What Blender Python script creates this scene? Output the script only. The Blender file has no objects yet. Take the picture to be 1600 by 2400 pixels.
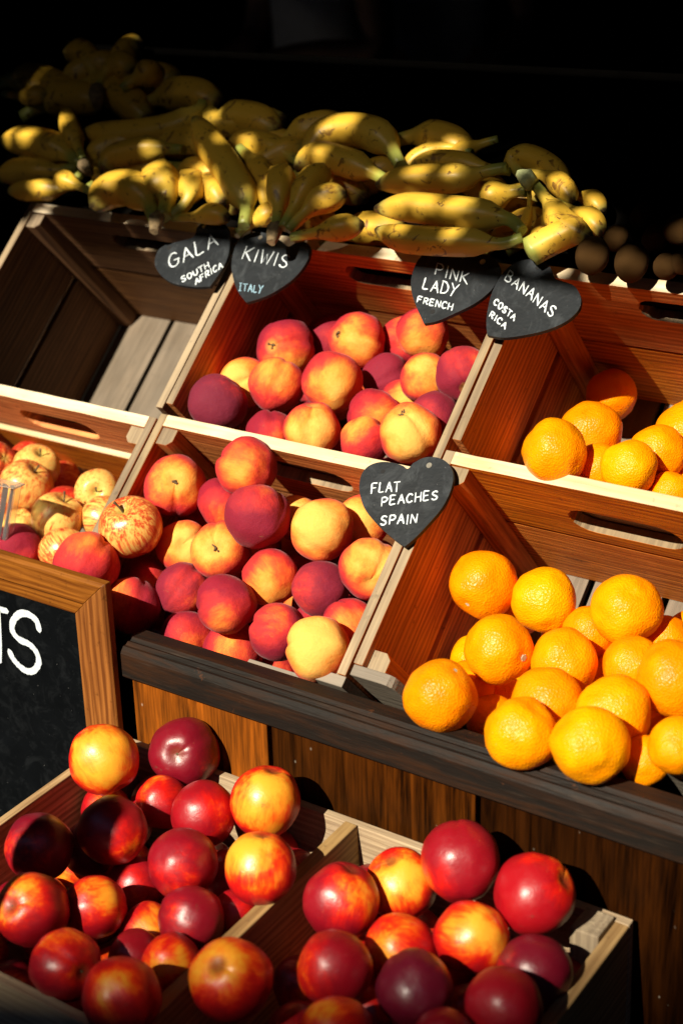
import bpy, bmesh, math, random
import numpy as np
from mathutils import Vector, Matrix, Quaternion, noise as mnoise
random.seed(7)
SC = bpy.context.scene
COL = SC.collection
rad = math.radians

# ------------------------------------------------------------------ camera
FPX = 3640.0                      # focal length in pixels of the 1600 x 2400 photograph
CAM = np.array([0, 0, 1.56])
def cam_axes(h=rad(-34.93), p=rad(22.27), r=rad(-1.457)):
    ch, sh, cp, sp = math.cos(h), math.sin(h), math.cos(p), math.sin(p)
    fwd = np.array([sh*cp, ch*cp, -sp]); right = np.array([ch, -sh, 0.0]); up = np.cross(right, fwd)
    cr, sr = math.cos(r), math.sin(r)
    return np.array([[cr, -sr, 0], [sr, cr, 0], [0, 0, 1]]) @ np.array([right, -up, fwd])
R = cam_axes()
cd = bpy.data.cameras.new('camera'); cam = bpy.data.objects.new('camera', cd); COL.objects.link(cam)
cam.matrix_world = Matrix([[R[0][0], -R[1][0], -R[2][0], CAM[0]], [R[0][1], -R[1][1], -R[2][1], CAM[1]],
                           [R[0][2], -R[1][2], -R[2][2], CAM[2]], [0, 0, 0, 1]])
cd.sensor_fit = 'VERTICAL'; cd.sensor_height = 36; cd.sensor_width = 24; cd.lens = FPX/2400*36
cd.clip_start = .05; cd.clip_end = 400
cd.dof.use_dof = True; cd.dof.focus_distance = 1.93; cd.dof.aperture_fstop = 3.6
SC.camera = cam

# ------------------------------------------------------------------ light
SUN_EL, SUN_AZ = rad(38.5), rad(5)          # azimuth: to the left of straight out of the shop
S = np.array([-math.sin(SUN_AZ)*math.cos(SUN_EL), -math.cos(SUN_AZ)*math.cos(SUN_EL), math.sin(SUN_EL)])
W = bpy.data.worlds.new('World'); SC.world = W; W.use_nodes = True
wn = W.node_tree; bg = wn.nodes['Background']; sky = wn.nodes.new('ShaderNodeTexSky')
sky.sky_type = 'NISHITA'; sky.sun_disc = False; sky.sun_elevation = SUN_EL; sky.dust_density = 0.0; sky.air_density = .7; sky.sun_rotation = math.atan2(S[0], S[1])
wn.links.new(sky.outputs[0], bg.inputs[0]); bg.inputs[1].default_value = 0.05
sd = bpy.data.lights.new('sun', 'SUN'); sd.energy = 5.0; sd.angle = rad(.53); sd.color = (1, .90, .72)
so = bpy.data.objects.new('sun', sd); COL.objects.link(so)
so.rotation_mode = 'QUATERNION'; so.rotation_quaternion = Vector(S).to_track_quat('Z', 'Y'); so.location = (0, -3, 6)
SC.view_settings.view_transform = 'Standard'; SC.view_settings.look = 'None'
SC.view_settings.exposure = 0.8; SC.view_settings.gamma = 1.0
SC.render.engine = 'CYCLES'
try:
    SC.cycles.max_bounces = 8; SC.cycles.diffuse_bounces = 5
except Exception: pass

# ------------------------------------------------------------------ measuring helpers
TL = rad(43.2)
def ray(x, y): return R.T @ np.array([(x-800)/FPX, (y-1200)/FPX, 1.0])
O = CAM + ray(976, 1265)*1.9                        # a point on the rims of the sloping crates
U = np.array([1, 0, 0.0]); V = np.array([0, math.cos(TL), math.sin(TL)]); N = np.array([0, -math.sin(TL), math.cos(TL)])
def hit(x, y, p0, n):
    d = ray(x, y); return CAM + d*(((np.asarray(p0)-CAM) @ n)/(d @ n))
def proj_px(p):
    q = R @ (np.asarray(p)-CAM); return 800+FPX*q[0]/q[2], 1200+FPX*q[1]/q[2]
def cr(u, v, w): return O + u*U + v*V + w*N
CRATE_M = Matrix([[1, 0, 0, O[0]], [0, V[1], N[1], O[1]], [0, V[2], N[2], O[2]], [0, 0, 0, 1]])

# ------------------------------------------------------------------ object helpers
def tag(o, label, cat, group=None):
    o['label'] = label; o['category'] = cat
    if group: o['group'] = group
    return o
def link(name, me, mat=None, parent=None, smooth=False):
    if mat:
        for m in (mat if isinstance(mat, (list, tuple)) else [mat]): me.materials.append(m)
    if smooth: me.polygons.foreach_set('use_smooth', [True]*len(me.polygons))
    o = bpy.data.objects.new(name, me); COL.objects.link(o)
    if parent: o.parent = parent
    return o
def obj(name, bm, mat=None, parent=None, smooth=False, bevel=0):
    me = bpy.data.meshes.new(name); bm.normal_update(); bm.to_mesh(me); bm.free()
    o = link(name, me, mat, parent, smooth)
    if bevel:
        b = o.modifiers.new('bevel', 'BEVEL'); b.width = bevel; b.segments = 2; b.limit_method = 'ANGLE'; b.angle_limit = rad(40)
        try: b.harden_normals = False
        except Exception: pass
    return o
def empty(name, mat, label=None, cat=None, group=None):
    o = bpy.data.objects.new(name, None); COL.objects.link(o); o.matrix_world = mat; o.empty_display_size = .05
    if label: tag(o, label, cat, group)
    return o
def box(bm, x0, x1, y0, y1, z0, z1, jit=0):
    vs = [bm.verts.new((x+random.uniform(-jit, jit), y+random.uniform(-jit, jit), z+random.uniform(-jit, jit)))
          for x in (x0, x1) for y in (y0, y1) for z in (z0, z1)]
    for f in ((0,1,3,2),(4,6,7,5),(0,4,5,1),(2,3,7,6),(0,2,6,4),(1,5,7,3)): bm.faces.new([vs[i] for i in f])
def bx(*a, jit=0):
    bm = bmesh.new(); box(bm, *a, jit=jit); return bm
def prism(pts, d, axes=None):
    """polygon pts (list of 3d np) extruded along vector d, with sides; works for concave outlines"""
    bm = bmesh.new()
    a = [bm.verts.new(p) for p in pts]; b = [bm.verts.new(np.asarray(p)+d) for p in pts]
    n = len(pts)
    for i in range(n): bm.faces.new((a[i], a[(i+1) % n], b[(i+1) % n], b[i]))
    for ring in (a, b):
        ed = [bm.edges.get((ring[i], ring[(i+1) % n])) for i in range(n)]
        bmesh.ops.triangle_fill(bm, edges=ed, use_beauty=True)
    bmesh.ops.recalc_face_normals(bm, faces=bm.faces[:])
    return bm
def plate(outer, hole, axis, t0, t1):
    """flat board with an outline (2d), an optional hole (2d) and a thickness along axis 'y' (outline is x,z)"""
    bm = bmesh.new(); rings = []
    for t in (t0, t1):
        eds = []
        rr = []
        for loop in ([outer] + ([hole] if hole else [])):
            vs = [bm.verts.new((p[0], t, p[1])) for p in loop]; rr.append(vs)
            eds += [bm.edges.new((vs[i], vs[(i+1) % len(vs)])) for i in range(len(vs))]
        bmesh.ops.triangle_fill(bm, edges=eds, use_beauty=True)
        rings.append(rr)
    for k in range(len(rings[0])):
        a, b = rings[0][k], rings[1][k]; n = len(a)
        for i in range(n): bm.faces.new((a[i], a[(i+1) % n], b[(i+1) % n], b[i]))
    bmesh.ops.recalc_face_normals(bm, faces=bm.faces[:])
    return bm
def slot(cx, cz, w, h, n=8):
    pts = []
    for s, c in ((1, cx+w/2-h/2), (-1, cx-w/2+h/2)):
        for k in range(n+1):
            a = -math.pi/2 + math.pi*k/n
            pts.append((c + s*math.cos(a)*h/2, cz + s*math.sin(a)*h/2))
    return pts
def catmull(P, n=8, closed=False):
    P = [np.asarray(p, float) for p in P]; out = []
    m = len(P)
    for i in range(m if closed else m-1):
        p0 = P[i-1] if (closed or i > 0) else 2*P[0]-P[1]
        p1 = P[i]; p2 = P[(i+1) % m]
        p3 = P[(i+2) % m] if (closed or i+2 < m) else 2*P[-1]-P[-2]
        for k in range(n):
            t = k/n
            out.append(.5*(2*p1 + (p2-p0)*t + (2*p0-5*p1+4*p2-p3)*t*t + (3*p1-p0-3*p2+p3)*t**3))
    if not closed: out.append(P[-1])
    return out
def tube(bm, path, radii, sides=12, flat=None, uv=None, cap=True):
    """round tube along path with a radius per point"""
    path = [np.asarray(p, float) for p in path]; n = len(path); rings = []
    t = path[1]-path[0]; ref = np.array([.3, .2, .9]); ref = ref - t*(ref@t)/(t@t); ref /= np.linalg.norm(ref)
    acc = [0]
    for i in range(1, n): acc.append(acc[-1]+np.linalg.norm(path[i]-path[i-1]))
    for i in range(n):
        t = path[min(i+1, n-1)]-path[max(i-1, 0)]; t = t/(np.linalg.norm(t)+1e-12)
        ref = ref - t*(ref@t); ref /= np.linalg.norm(ref)+1e-12; b = np.cross(t, ref)
        ring = []
        for k in range(sides):
            a = 2*math.pi*k/sides
            m = 1.0 if flat is None else flat(a)
            ring.append(bm.verts.new(path[i] + radii[i]*m*(math.cos(a)*ref + math.sin(a)*b)))
        rings.append(ring)
    for i in range(n-1):
        for k in range(sides):
            f = bm.faces.new((rings[i][k], rings[i][(k+1) % sides], rings[i+1][(k+1) % sides], rings[i+1][k])); f.smooth = True
            if uv:
                vals = (acc[i], acc[i], acc[i+1], acc[i+1]); ks = (k, k+1, k+1, k)
                for l, va, kk in zip(f.loops, vals, ks): l[uv].uv = (kk/sides, va/acc[-1])
    if cap:
        for ring, va, rev in ((rings[0], 0, True), (rings[-1], 1, False)):
            f = bm.faces.new(ring[::-1] if rev else ring)
            if uv:
                for l in f.loops: l[uv].uv = (.5, va)

# ------------------------------------------------------------------ materials
class NT:
    def __init__(self, name):
        self.m = bpy.data.materials.new(name); self.m.use_nodes = True; self.t = self.m.node_tree
        self.b = self.t.nodes['Principled BSDF']; self.tc = None
    def n(self, typ, **kw):
        x = self.t.nodes.new('ShaderNode'+typ)
        for k, v in kw.items(): setattr(x, k, v)
        return x
    def set(self, sock, v):
        if hasattr(v, 'is_output'): self.t.links.new(v, sock)
        else: sock.default_value = v
    def co(self, kind='Object'):
        if not self.tc: self.tc = self.n('TexCoord')
        return self.tc.outputs[kind]
    def math(self, op, a, b=0.0, c=0.0, clamp=False):
        x = self.n('Math', operation=op, use_clamp=clamp); self.set(x.inputs[0], a); self.set(x.inputs[1], b); self.set(x.inputs[2], c); return x.outputs[0]
    def vmath(self, op, a, b=(0, 0, 0)):
        x = self.n('VectorMath', operation=op); self.set(x.inputs[0], a); self.set(x.inputs[1], b); return x
    def map(self, v, scale=(1, 1, 1), loc=(0, 0, 0)):
        x = self.n('Mapping'); self.set(x.inputs[0], v); self.set(x.inputs[1], loc); self.set(x.inputs[3], scale); return x.outputs[0]
    def noise(self, v, scale, detail=3, rough=.55, dist=0.0):
        x = self.n('TexNoise'); self.set(x.inputs['Vector'], v); x.inputs['Scale'].default_value = scale
        x.inputs['Detail'].default_value = detail; x.inputs['Roughness'].default_value = rough; x.inputs['Distortion'].default_value = dist
        return x.outputs['Fac']
    def ramp(self, f, stops, interp='LINEAR'):
        x = self.n('ValToRGB'); self.set(x.inputs[0], f); x.color_ramp.interpolation = interp
        e = x.color_ramp.elements
        while len(e) < len(stops): e.new(.5)
        for q, (p, c) in zip(e, stops): q.position = p; q.color = (*c, 1) if len(c) == 3 else c
        return x.outputs[0]
    def rng(self, v, a, b, c=0.0, d=1.0, smooth=False):
        x = self.n('MapRange'); x.clamp = True
        if smooth: x.interpolation_type = 'SMOOTHSTEP'
        for i, q in enumerate((v, a, b, c, d)): self.set(x.inputs[i], q)
        return x.outputs[0]
    def mix(self, f, a, b, mode='MIX'):
        x = self.n('Mix', data_type='RGBA', blend_type=mode); self.set(x.inputs[0], f)
        self.set(x.inputs[6], (*a, 1) if isinstance(a, tuple) and len(a) == 3 else a); self.set(x.inputs[7], (*b, 1) if isinstance(b, tuple) and len(b) == 3 else b)
        return x.outputs[2]
    def bump(self, h, dist, strength=1.0):
        x = self.n('Bump'); x.inputs['Strength'].default_value = strength; x.inputs['Distance'].default_value = dist
        self.set(x.inputs['Height'], h); self.t.links.new(x.outputs[0], self.b.inputs['Normal']); return x
    def out(self, col=None, rough=None, **kw):
        if col is not None: self.set(self.b.inputs['Base Color'], (*col, 1) if isinstance(col, tuple) and len(col) == 3 else col)
        if rough is not None: self.set(self.b.inputs['Roughness'], rough)
        for k, v in kw.items(): self.set(self.b.inputs[k.replace('_', ' ')], v)
        return self.m

def wood(name, light, dark, grain='x', rough=.62, grey=0.0, streak=.85, coarse=1.0, bump=.0011, knots=True):
    k = NT(name); info = k.n('ObjectInfo')
    off = k.vmath('SCALE', k.n('CombineXYZ').outputs[0]); 
    cx = k.n('CombineXYZ'); k.set(cx.inputs[0], k.math('MULTIPLY', info.outputs['Random'], 7.3)); k.set(cx.inputs[1], k.math('MULTIPLY', info.outputs['Random'], 3.1)); k.set(cx.inputs[2], k.math('MULTIPLY', info.outputs['Random'], 5.7))
    p = k.vmath('ADD', k.co('Object'), cx.outputs[0]).outputs[0]
    lo, hi = 3.0*coarse, 85*coarse
    sc = {'x': (lo, hi, hi), 'y': (hi, lo, hi), 'z': (hi, hi, lo)}[grain]
    warp = k.noise(p, 6, 2)
    wv = k.vmath('ADD', k.map(p, sc), k.n('CombineXYZ').outputs[0])
    g1 = k.noise(wv.outputs[0], 1.0, 4, .6, .9)
    sc2 = {'x': (6, 260, 260), 'y': (260, 6, 260), 'z': (260, 260, 6)}[grain]
    g2 = k.noise(k.map(p, sc2), 1.0, 3, .6)
    wv_ = k.n('TexWave', wave_type='BANDS', bands_direction={'x': 'Z', 'y': 'Z', 'z': 'X'}[grain]); k.set(wv_.inputs['Vector'], k.map(p, {'x': (.18, 1, 1), 'y': (1, .18, 1), 'z': (1, 1, .18)}[grain]))
    wv_.inputs['Scale'].default_value = 34; wv_.inputs['Distortion'].default_value = 5.5; wv_.inputs['Detail'].default_value = 2.5; wv_.inputs['Detail Scale'].default_value = 1.4
    ringf = wv_.outputs['Fac']
    big = k.noise(p, 5, 3)
    f = k.math('ADD', k.math('MULTIPLY', g1, 1.0), k.math('MULTIPLY', k.math('SUBTRACT', g2, .5), streak))
    f = k.math('ADD', k.math('MULTIPLY', f, .72), k.math('MULTIPLY', ringf, .26)); f = k.rng(f, .30, .70)
    col = k.mix(f, dark, light)
    col = k.mix(k.rng(big, .35, .75, 0, .5), col, tuple(.72*c for c in dark))
    # per-board tone
    hsv = k.n('HueSaturation'); k.set(hsv.inputs['Value'], k.rng(info.outputs['Random'], 0, 1, .82, 1.15)); k.set(hsv.inputs['Saturation'], k.rng(info.outputs['Random'], 0, 1, 1.08, .9)); k.set(hsv.inputs['Color'], col); col = hsv.outputs[0]
    if knots:
        vo = k.n('TexVoronoi'); vo.inputs['Scale'].default_value = 1.0; k.set(vo.inputs['Vector'], k.map(p, {'x': (5, 13, 13), 'y': (13, 5, 13), 'z': (13, 13, 5)}[grain]))
        kn = k.rng(vo.outputs['Distance'], .05, .13, 1, 0)
        col = k.mix(k.math('MULTIPLY', kn, .7), col, tuple(.35*c for c in dark))
    dirt = k.noise(p, 90, 3, .7)
    col = k.mix(k.rng(dirt, .62, .74, 0, .55), col, tuple(.4*c for c in dark))
    if grey: col = k.mix(k.rng(k.noise(p, 14, 3), .3, .7, grey*.5, grey), col, (.30, .27, .23))
    k.bump(k.math('ADD', g2, k.math('MULTIPLY', g1, .7)), bump)
    return k.out(col, rough, Specular_IOR_Level=.18)

M = {}
for ax in 'xyz':
    M['crate_'+ax] = wood('crate_wood_'+ax, (.76, .27, .055), (.36, .095, .014), ax, grey=.03)
for ax in 'xyz':
    M['old_'+ax] = wood('old_crate_wood_'+ax, (.21, .092, .028), (.085, .030, .008), ax, grey=.05)  # darker crate wood: the empty crate's shade is put into its colour
M['lip'] = wood('pale_pine', (.84, .71, .50), (.66, .50, .29), 'x', grey=.0, knots=False, streak=.3)
M['rail'] = wood('weathered_rail', (.38, .275, .15), (.17, .11, .055), 'y', grey=.25, bump=.0009)
M['floor_slat'] = wood('grey_slat', (.22, .165, .115), (.11, .08, .052), 'y', grey=.25)
M['ear'] = wood('grey_ear', (.25, .205, .155), (.15, .12, .09), 'x', grey=.45, knots=False)
M['tray_x'] = wood('tray_wood_x', (.50, .36, .20), (.26, .16, .075), 'x', grey=.3)
M['tray_y'] = wood('tray_wood_y', (.52, .33, .13), (.24, .13, .04), 'y', grey=.1)
M['tray_z'] = wood('tray_wood_z', (.52, .40, .25), (.26, .18, .10), 'z', grey=.4)
M['oak_x'] = wood('oak_frame_x', (.34, .125, .024), (.14, .042, .008), 'x', rough=.5, coarse=1.3)
M['oak_z'] = wood('oak_frame_z', (.32, .115, .022), (.13, .038, .007), 'z', rough=.5, coarse=1.3)
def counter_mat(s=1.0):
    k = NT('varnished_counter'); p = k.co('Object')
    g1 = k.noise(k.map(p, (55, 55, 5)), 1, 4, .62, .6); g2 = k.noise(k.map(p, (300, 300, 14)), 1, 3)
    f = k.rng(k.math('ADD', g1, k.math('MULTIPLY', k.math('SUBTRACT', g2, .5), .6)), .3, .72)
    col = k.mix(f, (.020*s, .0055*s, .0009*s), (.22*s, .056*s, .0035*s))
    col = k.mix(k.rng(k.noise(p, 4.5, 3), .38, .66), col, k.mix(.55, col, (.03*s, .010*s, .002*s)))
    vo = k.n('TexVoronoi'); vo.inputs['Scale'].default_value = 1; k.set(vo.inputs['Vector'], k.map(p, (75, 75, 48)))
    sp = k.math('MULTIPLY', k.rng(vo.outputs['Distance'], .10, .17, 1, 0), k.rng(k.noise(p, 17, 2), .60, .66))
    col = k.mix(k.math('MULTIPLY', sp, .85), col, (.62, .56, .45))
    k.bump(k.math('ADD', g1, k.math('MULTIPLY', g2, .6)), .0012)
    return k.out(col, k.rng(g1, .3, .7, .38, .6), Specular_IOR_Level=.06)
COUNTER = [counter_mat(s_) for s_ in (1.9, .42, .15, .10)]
def beam_mat():
    k = NT('worn_black_paint'); p = k.co('Object')
    g = k.noise(k.map(p, (7, 60, 60)), 1, 5, .65, .4); g2 = k.noise(k.map(p, (16, 200, 200)), 1, 3, .6)
    col = k.mix(k.rng(g, .45, .68), (.0105, .0082, .0068), (.030, .012, .005))
    col = k.mix(k.rng(g2, .6, .75, 0, .6), col, (.04, .027, .019))
    col = k.mix(k.rng(k.noise(p, 30, 4, .7), .64, .7, 0, .7), col, (.08, .03, .012))
    k.bump(k.math('ADD', g, k.math('MULTIPLY', g2, .5)), .0015)
    return k.out(col, k.rng(g, .3, .7, .46, .68), Specular_IOR_Level=.13)
M['beam'] = beam_mat()
def plain(name, c, rough=.5, var=.25, scale=30, bump=0, **kw):
    k = NT(name); p = k.co('Object'); nz = k.noise(p, scale, 4, .6)
    col = k.mix(k.rng(nz, .3, .7), tuple(x*(1-var) for x in c), tuple(x*(1+var) for x in c))
    if bump: k.bump(k.noise(p, scale*4, 3), bump)
    return k.out(col, rough, **kw)
def slate(name='slate_paint', s=1.0, rough=.55, spec=.3):
    k = NT(name); p = k.co('Object')
    col = k.mix(k.rng(k.noise(p, 25, 4), .3, .75), (.006*s, .0082*s, .011*s), (.012*s, .0155*s, .020*s))
    sm = k.noise(k.map(p, (30, 9, 30)), 1, 4, .7, 1.2)
    col = k.mix(k.rng(sm, .5, .8, 0, .5), col, (.07*s, .08*s, .09*s))
    fl = k.noise(p, 240, 2); col = k.mix(k.rng(fl, .73, .76, 0, .5), col, (.2, .2, .2))
    k.bump(k.noise(p, 180, 3), .0004)
    return k.out(col, rough, Specular_IOR_Level=spec)
M['slate'] = slate(); M['board_black'] = slate('chalkboard_black', .22, .9, .04)
M['chalk'] = plain('chalk_pen', (.56, .62, .67), .8, .25, 260)
M['chalk_faint'] = plain('faint_chalk_pen', (.22, .36, .46), .8, .3, 400)
M['screw'] = plain('zinc_screw', (.62, .58, .5), .32, .2, 200, Metallic=.9)
M['hole'] = plain('dark_hole', (.008, .008, .009), .9, .1)
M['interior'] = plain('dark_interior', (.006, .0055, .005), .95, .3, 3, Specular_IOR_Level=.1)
M['pave'] = plain('pavement', (.16, .15, .14), .85, .25, 8, bump=.002)
M['canvas'] = plain('dark_canvas', (.02, .02, .022), .9, .2, 40)
M['plastic'] = None

def fruit_common(k):
    info = k.n('ObjectInfo'); d = k.vmath('SUBTRACT', k.vmath('SCALE', info.outputs['Color']).outputs[0], (1, 1, 1))
    d0 = k.n('VectorMath', operation='SCALE'); k.set(d0.inputs[0], info.outputs['Color']); d0.inputs['Scale'].default_value = 2.0
    dv = k.vmath('SUBTRACT', d0.outputs[0], (1, 1, 1)).outputs[0]
    p = k.co('Object')
    cx = k.n('CombineXYZ')
    for i, q in enumerate((91.0, 47.0, 23.0)): k.set(cx.inputs[i], k.math('MULTIPLY', info.outputs['Random'], q))
    ps = k.vmath('ADD', p, cx.outputs[0]).outputs[0]
    nrm = k.vmath('NORMALIZE', p).outputs[0]
    dot = k.vmath('DOT_PRODUCT', nrm, dv).outputs['Value']
    return k, info, p, ps, dot
def peach_mat(name, glossy=False):
    k, info, p, ps, dot = fruit_common(NT(name))
    b = info.outputs['Alpha']; pu = k.math('DIVIDE', info.outputs['Object Index'], 100.0 if glossy else 135.0)
    n1 = k.noise(ps, 1.0, 2, .45, .3); n2 = k.noise(ps, 5.5, 4, .62, .4); n3 = k.noise(ps, 24, 2, .5)
    sx = k.n('SeparateXYZ'); k.set(sx.inputs[0], p)
    # streaks that run from stem to tip
    st = k.noise(k.map(ps, (7, 7, 1.2)), 1, 3, .6, .5)
    w1, w2, w3 = (.95, .12, .30) if not glossy else (1.45, .14, .62)
    val = k.math('ADD', k.math('MULTIPLY_ADD', dot, *((-.74, .80) if not glossy else (-.80, .86))), k.math('MULTIPLY', k.math('SUBTRACT', n1, .5), w1))
    val = k.math('ADD', val, k.math('MULTIPLY', k.math('SUBTRACT', n2, .5), w2))
    val = k.math('ADD', val, k.math('MULTIPLY', k.math('SUBTRACT', st, .5), w3))
    # red fraction
    red = k.rng(k.math('ADD', val, k.math('MULTIPLY_ADD', b, 1.1, -.50 if not glossy else -.43)), -.06, 1.0)
    if glossy:
        col = k.ramp(red, [(0, (.84, .36, .025)), (.24, (.80, .22, .012)), (.42, (.78, .060, .004)), (.58, (.60, .009, .004)), (.8, (.44, .005, .006)), (1, (.32, .003, .008))])
        deep = (.085, .003, .015)
    else:
        col = k.ramp(red, [(0, (.86, .42, .090)), (.20, (.86, .29, .045)), (.40, (.80, .125, .030)), (.60, (.60, .036, .030)), (1, (.29, .011, .026))])
        deep = (.105, .020, .040)
    col = k.mix(k.math('MULTIPLY', pu, k.rng(k.math('ADD', red, k.math('MULTIPLY', k.math('SUBTRACT', n2, .5), .8)), .25, .8)), col, deep)
    # lenticels and freckles
    vo = k.n('TexVoronoi'); k.set(vo.inputs['Vector'], ps); vo.inputs['Scale'].default_value = 13 if glossy else 16
    sp = k.math('MULTIPLY', k.rng(vo.outputs['Distance'], .08, .16, 1, 0), k.rng(n2, .52, .66))
    col = k.mix(k.math('MULTIPLY', sp, .22 if glossy else .16), col, (.80, .42, .13))
    # greenish hollow around the stem
    hol = k.rng(sx.outputs[2], .80, .93)
    rr = k.math('SQRT', k.math('ADD', k.math('POWER', sx.outputs[0], 2.0), k.math('POWER', sx.outputs[1], 2.0)))
    holl = k.math('MULTIPLY', k.rng(rr, .12, .30, 1, 0), k.rng(sx.outputs[2], 0, .3))
    col = k.mix(k.math('MULTIPLY', holl, .75), col, (.55, .30, .06) if not glossy else (.16, .03, .012))
    # bruises / scuffs
    sc_ = k.noise(ps, 2.6, 3, .6, 1.5); col = k.mix(k.rng(sc_, .70, .76, 0, .5), col, (.24, .12, .06) if not glossy else (.10, .05, .03))
    k.bump(k.math('ADD', k.math('MULTIPLY', n3, .3), n2), .0010 if not glossy else .0004)
    if glossy:
        return k.out(col, k.rng(n2, .3, .7, .33, .44), Specular_IOR_Level=.62, Subsurface_Weight=.08, Subsurface_Radius=(.3, .08, .03), Subsurface_Scale=.05)
    return k.out(col, .70, Specular_IOR_Level=.10, Sheen_Weight=.11, Sheen_Roughness=.35, Sheen_Tint=(1, .7, .72, 1), Subsurface_Weight=.10, Subsurface_Radius=(.35, .12, .05), Subsurface_Scale=.1)
M['peach'] = peach_mat('peach_skin'); M['nectarine'] = peach_mat('nectarine_skin', True)
def apple_mat():
    k, info, p, ps, dot = fruit_common(NT('apple_skin')); b = info.outputs['Alpha']
    st = k.noise(k.map(ps, (9, 9, .9)), 1, 4, .65, .4); st2 = k.noise(k.map(ps, (22, 22, 1.6)), 1, 3, .6)
    n1 = k.noise(ps, 1.6, 2)
    val = k.math('ADD', k.math('MULTIPLY_ADD', dot, -.25, .4), k.math('ADD', k.math('MULTIPLY', k.math('SUBTRACT', st, .5), 2.6), k.math('MULTIPLY', k.math('SUBTRACT', n1, .5), .9)))
    val = k.math('ADD', val, k.math('MULTIPLY', k.math('SUBTRACT', st2, .5), 1.2))
    red = k.rng(k.math('ADD', val, k.math('MULTIPLY_ADD', b, .95, -.24)), 0, 1)
    col = k.ramp(red, [(0, (.74, .47, .12)), (.3, (.76, .35, .08)), (.55, (.62, .12, .03)), (1, (.42, .018, .012))])
    vo = k.n('TexVoronoi'); k.set(vo.inputs['Vector'], ps); vo.inputs['Scale'].default_value = 12
    col = k.mix(k.rng(vo.outputs['Distance'], .06, .11, .45, 0), col, (.85, .70, .40))
    sx = k.n('SeparateXYZ'); k.set(sx.inputs[0], p); rr = k.math('SQRT', k.math('ADD', k.math('POWER', sx.outputs[0], 2.0), k.math('POWER', sx.outputs[1], 2.0)))
    col = k.mix(k.rng(rr, .1, .34, .7, 0), col, (.42, .38, .08))
    k.bump(st, .0003)
    return k.out(col, .30, Subsurface_Weight=.05, Subsurface_Radius=(.3, .2, .08), Subsurface_Scale=.05)
M['apple'] = apple_mat()
def orange_mat():
    k, info, p, ps, dot = fruit_common(NT('orange_peel'))
    n1 = k.noise(ps, 1.8, 3); n2 = k.noise(ps, 9, 3)
    vo = k.n('TexVoronoi', feature='SMOOTH_F1'); k.set(vo.inputs['Vector'], ps); vo.inputs['Scale'].default_value = 17; vo.inputs['Smoothness'].default_value = .5
    col = k.mix(k.rng(n1, .3, .7), (.90, .245, .0004), (.93, .325, .0008))
    col = k.mix(k.rng(vo.outputs['Distance'], .0, .28, .32, 0), col, (.80, .16, .0004))
    col = k.mix(k.rng(n2, .68, .76, 0, .35), col, (.70, .40, .08))
    sx = k.n('SeparateXYZ'); k.set(sx.inputs[0], p)
    hsv = k.n('HueSaturation'); k.set(hsv.inputs['Hue'], k.rng(info.outputs['Random'], 0, 1, .490, .508)); k.set(hsv.inputs['Value'], k.rng(k.math('FRACT', k.math('MULTIPLY', info.outputs['Random'], 13.7)), 0, 1, .86, 1.06)); k.set(hsv.inputs['Color'], col); col = hsv.outputs[0]
    green = k.math('MULTIPLY', k.rng(sx.outputs[2], .80, 1.0), k.rng(k.math('FRACT', k.math('MULTIPLY', info.outputs['Random'], 5.3)), .5, 1, 0, .5)); col = k.mix(green, col, (.50, .36, .02))
    big = k.noise(ps, 3.4, 3, .55)
    h = k.math('ADD', k.math('MULTIPLY', vo.outputs['Distance'], .55), k.math('MULTIPLY', big, .45))
    k.bump(h, .0013)
    return k.out(col, .33, Specular_IOR_Level=.2, Subsurface_Weight=.06, Subsurface_Radius=(.3, .15, .02), Subsurface_Scale=.05)
M['orange'] = orange_mat()
M['stem'] = plain('brown_stem', (.10, .06, .025), .85, .5, 60)
M['button'] = plain('pale_calyx', (.42, .40, .28), .8, .4, 60)
M['green_stem'] = plain('pale_green_stem', (.38, .36, .12), .7, .3, 60)
def banana_mat():
    k = NT('banana_skin'); info = k.n('ObjectInfo'); uv = k.n('UVMap'); sx = k.n('SeparateXYZ'); k.set(sx.inputs[0], uv.outputs[0]); v = sx.outputs[1]
    p = k.co('Object'); n = k.noise(p, 28, 3)
    vv = k.math('ADD', v, k.math('MULTIPLY', k.math('SUBTRACT', n, .5), .10))
    col = k.ramp(vv, [(0, (.22, .24, .055)), (.10, (.34, .36, .07)), (.20, (.62, .43, .060)), (.5, (.68, .41, .040)), (.88, (.64, .38, .040)), (.945, (.38, .30, .06)), (.972, (.05, .03, .014)), (1, (.02, .014, .01))])
    sp = k.noise(k.map(p, (1, 1, 1)), 75, 3, .6, .8)
    col = k.mix(k.rng(sp, .62, .67, 0, .85), col, (.13, .055, .015))
    br = k.noise(p, 22, 4, .62, 1.6); col = k.mix(k.math('MULTIPLY', k.rng(br, .60, .67, 0, .85), k.rng(v, .25, .4)), col, (.16, .065, .018))
    edge = k.noise(k.map(uv.outputs[0], (14, 1.5, 1)), 1, 3); col = k.mix(k.rng(edge, .55, .75, 0, .3), col, (.48, .34, .045))
    k.bump(n, .001)
    return k.out(col, .42, Specular_IOR_Level=.4, Subsurface_Weight=.04, Subsurface_Radius=(.01, .007, .002), Subsurface_Scale=.5)
M['banana'] = banana_mat()
M['crown'] = plain('banana_crown', (.20, .14, .07), .85, .5, 120, bump=.001)
M['crown_green'] = plain('green_banana_crown', (.42, .46, .22), .75, .3, 80, bump=.001)
M['kiwi'] = plain('kiwi_fuzz', (.085, .042, .012), .95, .5, 160, bump=.002, Specular_IOR_Level=.1)
def plastic():
    k = NT('clear_plastic'); return k.out((.95, .95, .93), .12, Transmission_Weight=.92, IOR=1.38)
M['plastic'] = plastic()

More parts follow.
